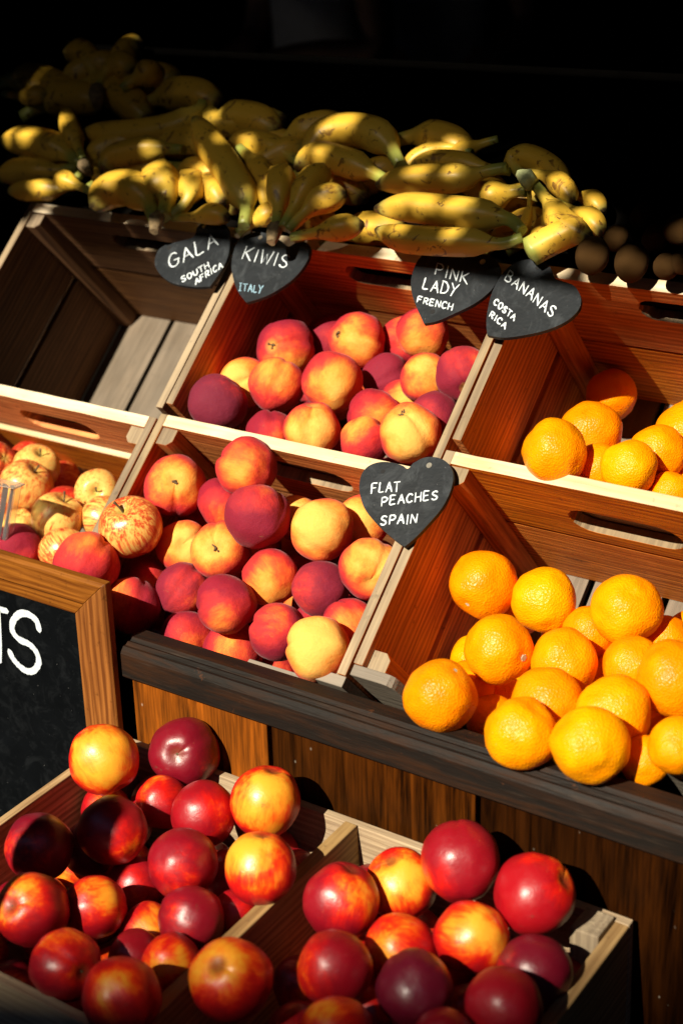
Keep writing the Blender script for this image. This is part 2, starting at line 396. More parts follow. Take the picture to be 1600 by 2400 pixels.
# ------------------------------------------------------------------ the setting
g = obj('pavement', bx(-60, 60, -80, 60, -.3, 0), M['pave']); g['kind'] = 'structure'

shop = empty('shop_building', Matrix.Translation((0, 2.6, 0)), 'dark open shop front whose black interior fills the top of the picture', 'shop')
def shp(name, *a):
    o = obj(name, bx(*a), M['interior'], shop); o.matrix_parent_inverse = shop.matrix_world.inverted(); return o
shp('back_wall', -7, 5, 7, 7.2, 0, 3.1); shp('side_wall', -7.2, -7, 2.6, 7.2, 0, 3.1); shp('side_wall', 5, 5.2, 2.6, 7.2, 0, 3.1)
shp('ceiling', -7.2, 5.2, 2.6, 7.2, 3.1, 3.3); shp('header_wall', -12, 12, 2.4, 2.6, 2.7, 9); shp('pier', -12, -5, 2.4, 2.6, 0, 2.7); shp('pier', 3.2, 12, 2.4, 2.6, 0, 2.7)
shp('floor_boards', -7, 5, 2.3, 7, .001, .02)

# unseen houses added to block sky; roofline shaped to shade the tray front
M['brick'] = plain('dark_brick', (.09, .055, .04), .9, .3, 6)
M['tiles'] = plain('roof_tiles', (.06, .045, .04), .9, .3, 6)
def on_sun(p, y): return np.asarray(p) + S*((y-p[1])/S[1])
TYY = -13.0
def tray_pt(u, v, w): return CAM + np.array([-.9, 1.281, -1.028]) + np.array([u, v, w])
q0 = on_sun(tray_pt(.47, 0, .08), TYY); q1, q2 = on_sun(tray_pt(.36, -.17, .03), TYY), on_sun(tray_pt(-.34, -.49, .03), TYY)
sl = (q1[2]-q2[2])/(q1[0]-q2[0])
LOW = q2[0]-1.0
def roofz(x): return q1[2]+sl*(x-q1[0])
terrace = empty('shade_building', Matrix.Translation((0, TYY, 0)), 'unseen brick terrace added across the street to shade the tray and block sky', 'building')
P = [np.array(p) for p in ((-60, TYY, 13), (LOW-2.5, TYY, 13), (LOW, TYY, roofz(LOW)), (q1[0], TYY, q1[2]), (q0[0], TYY, q0[2]), (q0[0]+2.5, TYY, 13), (60, TYY, 13))] + [np.array([60, TYY, 0]), np.array([-60, TYY, 0])]
o = obj('wall', prism(P, np.array([0, -4.0, 0])), M['brick'], terrace); o.matrix_parent_inverse = terrace.matrix_world.inverted()
for sx_ in (-17, 15):  # end houses, unseen, added only to cut side sky light
    e_ = empty('shade_building', Matrix.Translation((sx_, -6, 0)), 'unseen brick end house added to cut sky light from the side', 'building', 'added houses cutting the sky light')
    q_ = obj('wall', bx(sx_, sx_+2, TYY+.01, 2.39, 0, 12), M['brick'], e_); q_.matrix_parent_inverse = e_.matrix_world.inverted()
bm = bmesh.new()
for x in np.arange(-30, 30, 2.6):
    for z in (1.0, 3.6): box(bm, x, x+1.1, TYY+.002, TYY+.06, z, z+1.5)
o = obj('window_sashes', bm, M['slate'], terrace); o.matrix_parent_inverse = terrace.matrix_world.inverted()

# ------------------------------------------------------------------ counter
YF = 1.281; BZ = CAM[2]-.894; XL = -1.243; XR = 1.6
counter = empty('display_counter', Matrix.Translation((0, YF, 0)), 'dark varnished timber counter with a black moulded beam along its top edge', 'counter')
def cpart(name, bm, mat, **kw):
    o = obj(name, bm, mat, counter, **kw); o.matrix_parent_inverse = counter.matrix_world.inverted(); return o
prof = [(1.328, BZ), (1.303, BZ+.001), (1.299, BZ-.003), (1.295, BZ-.002), (1.2905, BZ-.0055), (1.2865, BZ-.0055), (1.283, BZ-.010), (YF, BZ-.014), (YF, BZ-.046), (YF+.004, BZ-.050), (1.328, BZ-.050)]
cpart('top_beam', prism([np.array([XL, y, z]) for y, z in prof], np.array([XR-XL, 0, 0])), M['beam'])
def px_x(x, y): return hit(x, y, (0, YF+.01, 0), np.array([0, 1, 0]))[0]
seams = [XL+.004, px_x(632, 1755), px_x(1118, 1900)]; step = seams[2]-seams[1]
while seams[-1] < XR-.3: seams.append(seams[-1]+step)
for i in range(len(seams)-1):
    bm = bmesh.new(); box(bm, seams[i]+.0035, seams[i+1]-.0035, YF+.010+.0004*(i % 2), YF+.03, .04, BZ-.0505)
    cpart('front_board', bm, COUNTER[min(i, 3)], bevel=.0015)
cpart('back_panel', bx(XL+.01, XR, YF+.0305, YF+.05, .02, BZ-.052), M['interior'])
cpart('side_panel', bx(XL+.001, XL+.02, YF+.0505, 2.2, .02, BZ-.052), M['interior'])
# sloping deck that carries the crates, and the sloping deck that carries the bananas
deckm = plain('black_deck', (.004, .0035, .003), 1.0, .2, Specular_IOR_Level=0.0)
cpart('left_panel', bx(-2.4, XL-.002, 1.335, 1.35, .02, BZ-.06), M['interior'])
def deck(name, v0, v1, w, u0=-1.6, u1=1.6, th=.02):
    P = [cr(u0, v0, w), cr(u0, v1, w), cr(u0, v1, w-th), cr(u0, v0, w-th)]
    return cpart(name, prism(P, np.array([u1-u0, 0, 0])), deckm)
deck('crate_deck', -.23, .45, -.325)
BS = rad(40); BP0 = O + .41*V - .0*N + np.array([0, .015, .015]); BN = np.array([0, -math.sin(BS), math.cos(BS)]); BV = np.array([0, math.cos(BS), math.sin(BS)])
P = [BP0+np.array([-2.2, 0, 0])+a*BV+b*BN for a, b in ((-.03, -.03), (.34, -.03), (.34, -.05), (-.03, -.05))]
cpart('banana_deck', prism(P, np.array([4.2, 0, 0])), deckm)

# ------------------------------------------------------------------ crates (local axes: u across, v up the slope, w out of the slope)
def top_mat(o, mat, lim=.9):
    o.data.materials.append(mat); i = len(o.data.materials)-1
    for p in o.data.polygons:
        if p.normal.z > lim: p.material_index = i
    return o
def make_crate(u0, u1, v0, v1, label, hz, hh, dip=True, bh=.146, step=0, wd='crate_'):
    c = empty('wooden_crate', CRATE_M @ Matrix.Translation((u0, v0, 0)), label, 'crate', 'wooden crates sloping towards the customer')
    w, l, D, t = u1-u0, v1-v0, .315, .0125
    J = .0004
    # back boards (upper one with the hand hole)
    jag = lambda x0, x1, z, n=14, a=.0007: [(x0+(x1-x0)*i/n, z+random.uniform(-a, a)) for i in range(n+1)]
    top = jag(t+.0004, w-t-.0004, 0)
    outer = top + [(w-t-.0004, -bh), (t+.0004, -bh)]
    top_mat(obj('back_board', plate(outer, slot(w/2, hz, .150, hh), 'y', l-.018, l-.0002), M[wd+'x'], c, bevel=.0012), M['lip'], .95)
    bb = [o for o in c.children][-1]
    if not step:
        bb.data.materials.append(M['rail'])
        for p in bb.data.polygons:
            if p.normal.z > .3 and p.center.z < -.01: p.material_index = len(bb.data.materials)-1
    else:
        for p in bb.data.polygons:
            if p.center.z < -.01: p.material_index = 0
    q_ = obj('back_board', bx(t+.0008, w-t-.0008, l-.017-step, l-.001, -.296, -bh-.006, jit=J), M[wd+'x'], c, bevel=.0012)
    if step: top_mat(q_, M['lip'])
    # front boards: dipped between two rounded ears
    e = .058; dz = -.062
    pts = [(0, dz), (w, dz), (w, -.16), (0, -.16)] if not dip else [(0, -.003), (e-.014, -.003)] + [(e-.014+.014*math.sin(a), -.003-.014*(1-math.cos(a))) for a in (rad(30), rad(60), rad(90))] + [(e+.006, dz)] \
        + [(w-e-.006, dz)] + [(w-e+.014-.014*math.sin(a), -.003-.014*(1-math.cos(a))) for a in (rad(90), rad(60), rad(30))] + [(w-e+.014, -.003), (w, -.003), (w, -.16), (0, -.16)]
    obj('front_board', plate(pts, None, 'y', 0, .014), M['ear'], c, bevel=.001)
    obj('front_board', bx(0, w, 0, .0135, -.296, -.166), M[wd+'x'], c, bevel=.001)
    for s in (0, 1):
        a, b = (0, t) if s == 0 else (w-t, w)
        q_ = obj('side_board', bx(a, b, .0145, l, -.144, random.uniform(-.0015, .0005), jit=J), M[wd+'y'], c, bevel=.001); top_mat(q_, M['rail'])
        obj('side_board', bx(a, b, .0145, l, -.296, -.157, jit=J), M[wd+'y'], c, bevel=.001)
    n = 4; g_ = .010; sw = (w-2*t-.004-(n-1)*g_)/n
    for i in range(n):
        x = t+.002+i*(sw+g_)
        obj('floor_slat', bx(x, x+sw, .004, l-.004, -.309, -.2965, jit=.0003), M['floor_slat'], c, bevel=.0008)
    q = .026
    for sx_ in (0, 1):
        for sy in (0, 1):
            if not dip and not sy: continue
            x0 = t+.0002 if sx_ == 0 else w-t-.0002; y0 = .0142 if sy == 0 else l-.0182
            dx = q if sx_ == 0 else -q; dy = q if sy == 0 else -q
            tz = -.004 if sy else -.012
            b_ = bmesh.new()
            P = [np.array(p) for p in ((x0, y0, 0), (x0+dx, y0, 0), (x0+dx, y0+dy*.7, 0), (x0+dx*.7, y0+dy, 0), (x0, y0+dy, 0))]
            b_.free(); b_ = prism([p+np.array([0, 0, tz]) for p in P], np.array([0, 0, -.2945-tz]))
            top_mat(obj('corner_post', b_, M[wd+'z'], c, bevel=.001), M['rail'])
    return c
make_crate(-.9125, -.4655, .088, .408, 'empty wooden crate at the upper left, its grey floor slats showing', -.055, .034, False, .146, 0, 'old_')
make_crate(-.4625, -.0155, .096, .405, 'upper middle wooden crate holding a heap of peaches', -.052, .042, False)
make_crate(-.0125, .4345, .128, .410, 'upper right wooden crate holding oranges in half shade', -.048, .044, False)
make_crate(-.9125, -.4655, -.215, .086, 'lower left wooden crate of apples behind the chalkboard', -.064, .050, True, .112, .009)
make_crate(-.4625, -.0155, -.203, .094, 'lower middle wooden crate heaped with peaches, behind the beam', -.064, .054)
make_crate(-.0125, .4345, -.185, .126, 'lower right wooden crate full of bright oranges', -.090, .058)

# ------------------------------------------------------------------ nectarine tray
TT = rad(3.1)
T0 = CAM + np.array([-.9, 1.281, -1.028]); TV = np.array([0, math.cos(TT), math.sin(TT)]); TN = np.array([0, -math.sin(TT), math.cos(TT)])
TM = Matrix([[1, 0, 0, T0[0]], [0, TV[1], TN[1], T0[1]], [0, TV[2], TN[2], T0[2]], [0, 0, 0, 1]])
tray = empty('divided_tray', TM, 'shallow wooden tray with a middle divider, heaped with nectarines, in front of the counter', 'tray')
X0, X1, YB, D = -.36, .369, -.419, .165
obj('back_board', bx(X0, X1, -.012, -.001, -D, 0, jit=.0006), M['tray_x'], tray, bevel=.0012)
obj('front_board', bx(X0, X1, YB, YB+.013, -D, -.001, jit=.0006), M['tray_x'], tray, bevel=.0012)
obj('side_board', bx(X0, X0+.0125, YB+.0135, -.0125, -D, -.001, jit=.0006), M['tray_y'], tray, bevel=.0012)
obj('side_board', bx(X1-.0165, X1, YB+.0135, -.0125, -D, -.001, jit=.0006), M['tray_y'], tray, bevel=.0012)
obj('divider', bx(.009, .026, YB+.0135, -.0125, -D+.001, .002, jit=.0005), M['tray_y'], tray, bevel=.0012)
for x0, x1 in ((X1-.049, X1-.017), (X0+.013, X0+.040)):
    obj('corner_post', bx(x0, x1, -.052, -.0125, -D+.001, .006, jit=.0008), M['tray_z'], tray, bevel=.0015)
    obj('corner_post', bx(x0, x1, YB+.014, YB+.05, -D+.001, -.004, jit=.0008), M['tray_z'], tray, bevel=.0015)
obj('base_board', bx(X0+.002, X1-.002, YB+.002, -.002, -D-.012, -D-.001), M['old_x'], tray)  # dark wood colour stands in for the shade between the fruit
bench = empty('low_bench', Matrix.Translation((-.9, 1.05, 0)), 'plain dark bench under the nectarine tray', 'bench')
zb = float((T0-.18*TN)[2])-.03
for nm_, a in (('bench_top', (-.42, .42, -.24, .215, zb-.03, zb)), ('leg', (-.4, -.35, -.22, -.17, 0, zb-.031)), ('leg', (.35, .4, -.22, -.17, 0, zb-.031)), ('leg', (-.4, -.35, .15, .2, 0, zb-.031)), ('leg', (.35, .4, .15, .2, 0, zb-.031))):
    obj(nm_, bx(*a), M['oak_x'], bench)

# unseen post, added and sized to throw the dark band over the tray's left
pp = on_sun(tray_pt(-.215, -.16, .03), .36)
post = empty('shadow_post', Matrix.Translation((pp[0], pp[1], 0)), 'unseen timber post added before the stall to shade the left of the tray', 'post')
bm = bmesh.new(); tube(bm, [(0, 0, 0), (0, 0, .3), (0, 0, pp[2]-.05), (0, 0, pp[2]-.015), (0, 0, pp[2])], [.043, .042, .04, .036, .02], 20)
obj('shaft', bm, M['oak_z'], post, bevel=0)
bm = bmesh.new(); tube(bm, [(0, 0, .0005), (0, 0, .03), (0, 0, .05)], [.075, .07, .046], 20); obj('collar', bm, M['beam'], post)

# ------------------------------------------------------------------ chalkboard
YC = 1.262
def cb(x, y, yy=YC): return hit(x, y, (0, yy, 0), np.array([0, 1.0, 0]))
tr = cb(242, 1372); inn = cb(158, 1446); br_ = cb(265, 1693)
zt = tr[2]; xr = tr[0]; xi = inn[0]; zi = cb(158, 1446)[2]
zi = (cb(158, 1446)[2] + cb(0, 1387)[2])/2; xl = xr-.75; zbm = .03
board = empty('chalkboard', Matrix.Translation(((xr+xl)/2, YC, zbm)), 'framed black chalkboard with white lettering, cut off by the left edge', 'chalkboard')
def bpart(name, bm, mat, **kw):
    o = obj(name, bm, mat, board, **kw); o.matrix_parent_inverse = board.matrix_world.inverted(); return o
def rail(a, b, c_, d):      # mitred moulded rail: outer edge a-b, inner edge d-c
    y0, y1 = YC, YC+.014
    bm = bmesh.new()
    def lay(y, k):   # point rows across the moulding
        return None
    a, b, c_, d = map(np.array, (a, b, c_, d))
    rows = [(0, y1), (0, y0+.004), (.06, y0), (.58, y0-.002), (.62, y0+.003), (.94, y0+.004), (1, y0+.008), (1, y1)]
    A = [bm.verts.new((*(lambda p: (p[0], y, p[1]))(a+(d-a)*t),)) for t, y in rows]
    B = [bm.verts.new((*(lambda p: (p[0], y, p[1]))(b+(c_-b)*t),)) for t, y in rows]
    n = len(rows)
    for i in range(n): bm.faces.new((A[i], A[(i+1) % n], B[(i+1) % n], B[i]))
    bm.faces.new(A[::-1]); bm.faces.new(B); bmesh.ops.recalc_face_normals(bm, faces=bm.faces[:]); return bm
fw = zt-zi
xi = xr - fw*1.05
zib = zbm+fw
bpart('top_rail', rail((xl, zt), (xr, zt), (xi, zi), (xl+fw, zi)), M['oak_x'], bevel=.001)
bpart('side_rail', rail((xr, zt), (xr, zbm), (xi, zib), (xi, zi)), M['oak_z'], bevel=.001)
bpart('side_rail', rail((xl, zbm), (xl, zt), (xl+fw, zi), (xl+fw, zib)), M['oak_z'], bevel=.001)
bpart('bottom_rail', rail((xr, zbm), (xl, zbm), (xl+fw, zib), (xi, zib)), M['oak_x'], bevel=.001)
bpart('slate_panel', bx(xl+fw*.5, xi+.004, YC+.009, YC+.0135, zbm+fw*.5, zi+.004), M['board_black'])
def ribbon(strokes, width, fn, nrm, h=.0009, name='lettering', mat=None, parent=None, jitter=0):
    """flat chalk strokes: polylines in picture coordinates mapped by fn onto the board"""
    bm = bmesh.new()
    for st in strokes:
        pts = [fn(*p) for p in st]
        n = len(pts); L = []; Rr = []
        for i in range(n):
            t = pts[min(i+1, n-1)]-pts[max(i-1, 0)]; t = t/(np.linalg.norm(t)+1e-9); s_ = np.cross(nrm, t)
            wd = width*.5*(1+random.uniform(-jitter, jitter)); 
            if i in (0, n-1): wd *= .8
            L.append(bm.verts.new(pts[i]+s_*wd+nrm*h)); Rr.append(bm.verts.new(pts[i]-s_*wd+nrm*h))
        for i in range(n-1): bm.faces.new((L[i], L[i+1], Rr[i+1], Rr[i]))
        t = pts[0]-pts[1]; t = t/np.linalg.norm(t)*width*.35; bm.faces.new((L[0], Rr[0], bm.verts.new(pts[0]+t+nrm*h)))
        t = pts[-1]-pts[-2]; t = t/np.linalg.norm(t)*width*.35; bm.faces.new((Rr[-1], L[-1], bm.verts.new(pts[-1]+t+nrm*h)))
    bmesh.ops.recalc_face_normals(bm, faces=bm.faces[:])
    o = obj(name, bm, mat, parent); o.matrix_parent_inverse = parent.matrix_world.inverted(); return o
z7 = lambda x, y: (x/1.96, 1300+y/1.96)
fnb = lambda x, y: cb(*z7(x, y), YC+.009)
Spts = catmull([(184, 348), (170, 302), (132, 272), (92, 272), (62, 308), (62, 352), (92, 388), (140, 412), (172, 450), (181, 495), (160, 530), (128, 534), (92, 510), (62, 474), (46, 440)], 5)
ribbon([Spts, [(-75, 232), (-20, 244), (36, 258)], [(-6, 250), (-4, 330), (-1, 410), (2, 490)]], .0098, fnb, np.array([0, -1.0, 0]), name='lettering', mat=M['chalk'], parent=board, jitter=.12)

# ------------------------------------------------------------------ heart signs
GL = {'A': [[(0, 0), (.28, .55), (.5, 1)], [(.5, 1), (.72, .5), (1, 0)], [(.2, .36), (.82, .38)]],
 'B': [[(.05, 0), (.06, 1)], [(.06, 1), (.6, .98), (.75, .78), (.55, .57), (.08, .52)], [(.08, .52), (.7, .48), (.9, .25), (.65, .03), (.05, 0)]],
 'C': [[(.92, .82), (.65, 1), (.3, .92), (.05, .55), (.15, .15), (.5, 0), (.92, .15)]],
 'D': [[(.05, 0), (.08, 1)], [(.0, 1), (.55, .92), (.95, .55), (.75, .15), (.05, 0)]],
 'E': [[(.85, 1), (.1, 1), (.08, .5), (.06, 0), (.85, .02)], [(.1, .52), (.7, .54)]],
 'F': [[(.9, 1), (.1, .98), (.06, .5), (.04, 0)], [(.1, .52), (.72, .55)]],
 'G': [[(.9, .85), (.6, 1), (.25, .88), (.03, .5), (.15, .1), (.5, -.02), (.85, .12), (.95, .42)], [(.55, .45), (1.05, .42)]],
 'H': [[(.06, 0), (.08, 1)], [(.92, 0), (.94, 1)], [(.08, .5), (.93, .52)]],
 'I': [[(.5, 0), (.52, 1)]],
 'J': [[(.5, 0), (.5, 1)]],
 'K': [[(.06, 0), (.1, 1)], [(.95, 1), (.5, .68), (.1, .45)], [(.25, .52), (.6, .25), (1, -.04)]],
 'L': [[(.1, 1), (.06, .5), (.06, .02), (.85, .04)]],
 'N': [[(.04, 0), (.08, 1)], [(.08, 1), (.5, .5), (.9, .02)], [(.9, .02), (.95, 1)]],
 'O': [[(.5, 1), (.15, .85), (.02, .45), (.25, .05), (.6, .02), (.95, .4), (.85, .85), (.5, 1)]],
 'P': [[(.08, 0), (.08, 1)], [(.05, .98), (.65, .98), (.92, .75), (.65, .5), (.1, .45)]],
 'R': [[(.08, 0), (.08, 1)], [(.05, .98), (.65, .98), (.9, .75), (.6, .52), (.1, .48)], [(.35, .48), (.65, .25), (.95, 0)]],
 'S': [[(.88, .88), (.6, 1), (.25, .92), (.12, .72), (.35, .54), (.7, .42), (.85, .2), (.6, .0), (.25, .02), (.05, .15)]],
 'T': [[(.5, 0), (.5, 1)], [(-.02, .98), (1.02, 1)]],
 'U': [[(.05, 1), (.08, .3), (.35, 0), (.7, .05), (.92, .4), (.95, 1)]],
 'W': [[(.0, 1), (.25, 0), (.5, .75), (.72, 0), (1, 1)]],
 'Y': [[(.0, 1), (.48, .48)], [(1, 1), (.48, .45), (.2, -.1)]],
 'i': [[(.5, 0), (.5, 1)], [(.1, 1), (.9, 1)], [(.1, 0), (.9, 0)]]}
WID = {'I': .35, 'W': 1.25, 'i': .7, 'L': .85, 'T': .95}
def text_strokes(s, p0, p1, up):
    """hand lettering between two picture points, with the given cap-height vector"""
    adv = [WID.get(c, 1.0) for c in s]; tot = sum(adv)+.32*(len(s)-1); x = 0; out = []
    p0, p1, up = map(np.array, (p0, p1, up)); d = (p1-p0)/tot
    for c, a in zip(s, adv):
        jy = random.uniform(-.05, .05); js = random.uniform(.93, 1.06)
        for st in GL[c]:
            st2 = catmull([np.array(p) for p in st], 4) if len(st) > 2 and c not in 'NKW' else [np.array(p) for p in st]
            out.append([tuple(p0+d*(x+a*q[0])+up*(q[1]*js+jy)) for q in st2])
        x += a+.32
    return out
def heart(name, off, contour, w, thick, texts, marks, label, tilt=(0, 0)):
    zz = lambda x, y: (off[0]+x/1.96, off[1]+y/1.96)
    tip = contour[0]; ni = contour.index('notch'); pts = [p for p in contour if p != 'notch']
    notch = pts[ni]
    c1 = catmull(pts[:ni+1], 7); c2 = catmull(pts[ni:]+[pts[0]], 7)
    outline = c1[:-1] + c2[:-1]
    n = N + tilt[0]*U + tilt[1]*V; n = n/np.linalg.norm(n)
    cpx = np.mean(np.array(pts, float), axis=0)
    base = hit(*zz(*cpx), cr(0, 0, w), N)                       # the sign's middle lies w above the crate rims
    top = base + n*thick
    fn = lambda x, y: hit(*zz(x, y), top, n)
    P = [fn(*p) for p in outline]
    root = empty('heart_sign', Matrix.Translation(base), label, 'sign', 'heart shaped price signs')
    o = obj('board', prism(P, -n*thick), M['slate'], root, bevel=.0009); o.matrix_parent_inverse = root.matrix_world.inverted()
    for s, p0, p1, up, wd, mt in texts:
        ribbon(text_strokes(s, p0, p1, up), wd, fn, n, h=.0004, name='lettering', mat=M[mt], parent=root, jitter=.22)
    for x, y, rpx, kind in marks:
        c0 = fn(x, y); r_ = rpx/1.96*(R[2] @ (c0-CAM))/FPX
        a1 = np.cross(n, [0, .3, 1.0]); a1 /= np.linalg.norm(a1); a2 = np.cross(n, a1)
        ring = [c0 + r_*(math.cos(t)*a1+math.sin(t)*a2) - n*.0005 for t in np.linspace(0, 2*math.pi, 17)[:-1]]
        hgt = .0016 if kind == 'screw' else .0007
        bm = prism(ring, n*hgt)
        q = obj('screw' if kind == 'screw' else 'screw_hole', bm, M[kind], root); q.matrix_parent_inverse = root.matrix_world.inverted()
        if kind == 'screw':
            bm = bmesh.new()
            for an in (0.4, 0.4+math.pi/2):
                d1 = math.cos(an)*a1+math.sin(an)*a2; d2 = np.cross(n, d1); cc = c0+n*(hgt-.0005+.0002)
                bm.faces.new([bm.verts.new(cc+sx_*d1*r_*.6+sy*d2*r_*.14) for sx_, sy in ((-1, -1), (1, -1), (1, 1), (-1, 1))])
            q2 = obj('cross_slot', bm, M['hole'], q); q2.matrix_parent_inverse = root.matrix_world.inverted()
    return root
heart('gala', (0, 400), [(965, 532), (880, 533), (790, 515), (735, 475), (711, 425), (725, 370), (768, 337), (825, 324), (888, 304), 'notch', (905, 262), (935, 233), (978, 222), (1022, 233), (1049, 272), (1056, 330), (1045, 400), (1012, 465)], .012, .006,
      [('GALA', (783, 452), (1003, 342), (-14, -60), .0022, 'chalk'), ('SOUTH', (838, 514), (964, 444), (-7, -23), .0022, 'chalk'), ('AFRICA', (900, 524), (1024, 444), (-5, -25), .0022, 'chalk')],
      [(940, 258, 11, 'screw'), (778, 355, 11, 'hole')], 'black heart sign chalked GALA SOUTH AFRICA, at the corner of the empty crate')
heart('kiwis', (0, 400), [(1130, 605), (1090, 550), (1068, 480), (1064, 420), (1080, 350), (1118, 302), (1172, 282), (1232, 290), (1285, 318), (1322, 347), 'notch', (1352, 335), (1392, 327), (1420, 342), (1424, 375), (1402, 430), (1345, 498), (1255, 560), (1185, 590)], .007, .006,
      [('KIWIS', (1110, 405), (1318, 448), (20, -57), .0022, 'chalk'), ('iTALY', (1096, 550), (1206, 562), (4, -33), .0018, 'chalk_faint')],
      [(1197, 308, 11, 'screw')], 'black heart sign chalked KIWIS ITALY, hanging below the banana bunch')
heart('pink', (800, 400), [(378, 703), (345, 630), (322, 560), (319, 500), (340, 430), (380, 378), (435, 349), (492, 347), (532, 366), (553, 402), 'notch', (592, 388), (650, 385), (702, 402), (727, 450), (715, 502), (680, 555), (610, 610), (520, 655), (440, 690)], .008, .006,
      [('PINK', (427, 474), (576, 523), (11, -50), .0021, 'chalk'), ('LADY', (371, 544), (528, 578), (13, -53), .0021, 'chalk'), ('FRENCH', (346, 604), (507, 643), (7, -29), .0021, 'chalk')],
      [(648, 420, 14, 'screw'), (418, 648, 13, 'hole')], 'black heart sign chalked PINK LADY FRENCH, above the upper middle peaches')
heart('bananas', (800, 400), [(668, 755), (664, 700), (670, 640), (690, 560), (732, 480), (790, 426), (860, 407), (918, 414), (955, 440), (978, 492), 'notch', (1012, 507), (1068, 530), (1098, 585), (1086, 640), (1030, 692), (940, 732), (830, 757), (740, 767)], .016, .006,
      [('BANANAS', (748, 498), (966, 676), (24, -43), .0021, 'chalk'), ('COSTA', (697, 610), (790, 692), (13, -26), .0021, 'chalk'), ('RICA', (677, 668), (750, 728), (13, -25), .0021, 'chalk')],
      [(900, 445, 11, 'hole')], 'black heart sign chalked BANANAS COSTA RICA, on the right divider')
heart('flat', (800, 900), [(288, 748), (230, 705), (160, 640), (105, 570), (82, 490), (90, 420), (125, 376), (180, 358), (240, 362), (282, 376), (304, 389), 'notch', (330, 362), (380, 338), (440, 338), (490, 366), (512, 420), (500, 490), (460, 570), (392, 650), (332, 712)], .006, .006,
      [('FLAT', (136, 503), (265, 493), (4, -48), .0021, 'chalk'), ('PEACHES', (182, 560), (442, 530), (3, -40), .0021, 'chalk'), ('SPAIN', (178, 648), (345, 641), (5, -42), .0022, 'chalk')],
      [(403, 375, 14, 'screw'), (190, 402, 11, 'hole'), (285, 522, 10, 'hole')], 'black heart sign chalked FLAT PEACHES SPAIN, on the divider among the lower crates')

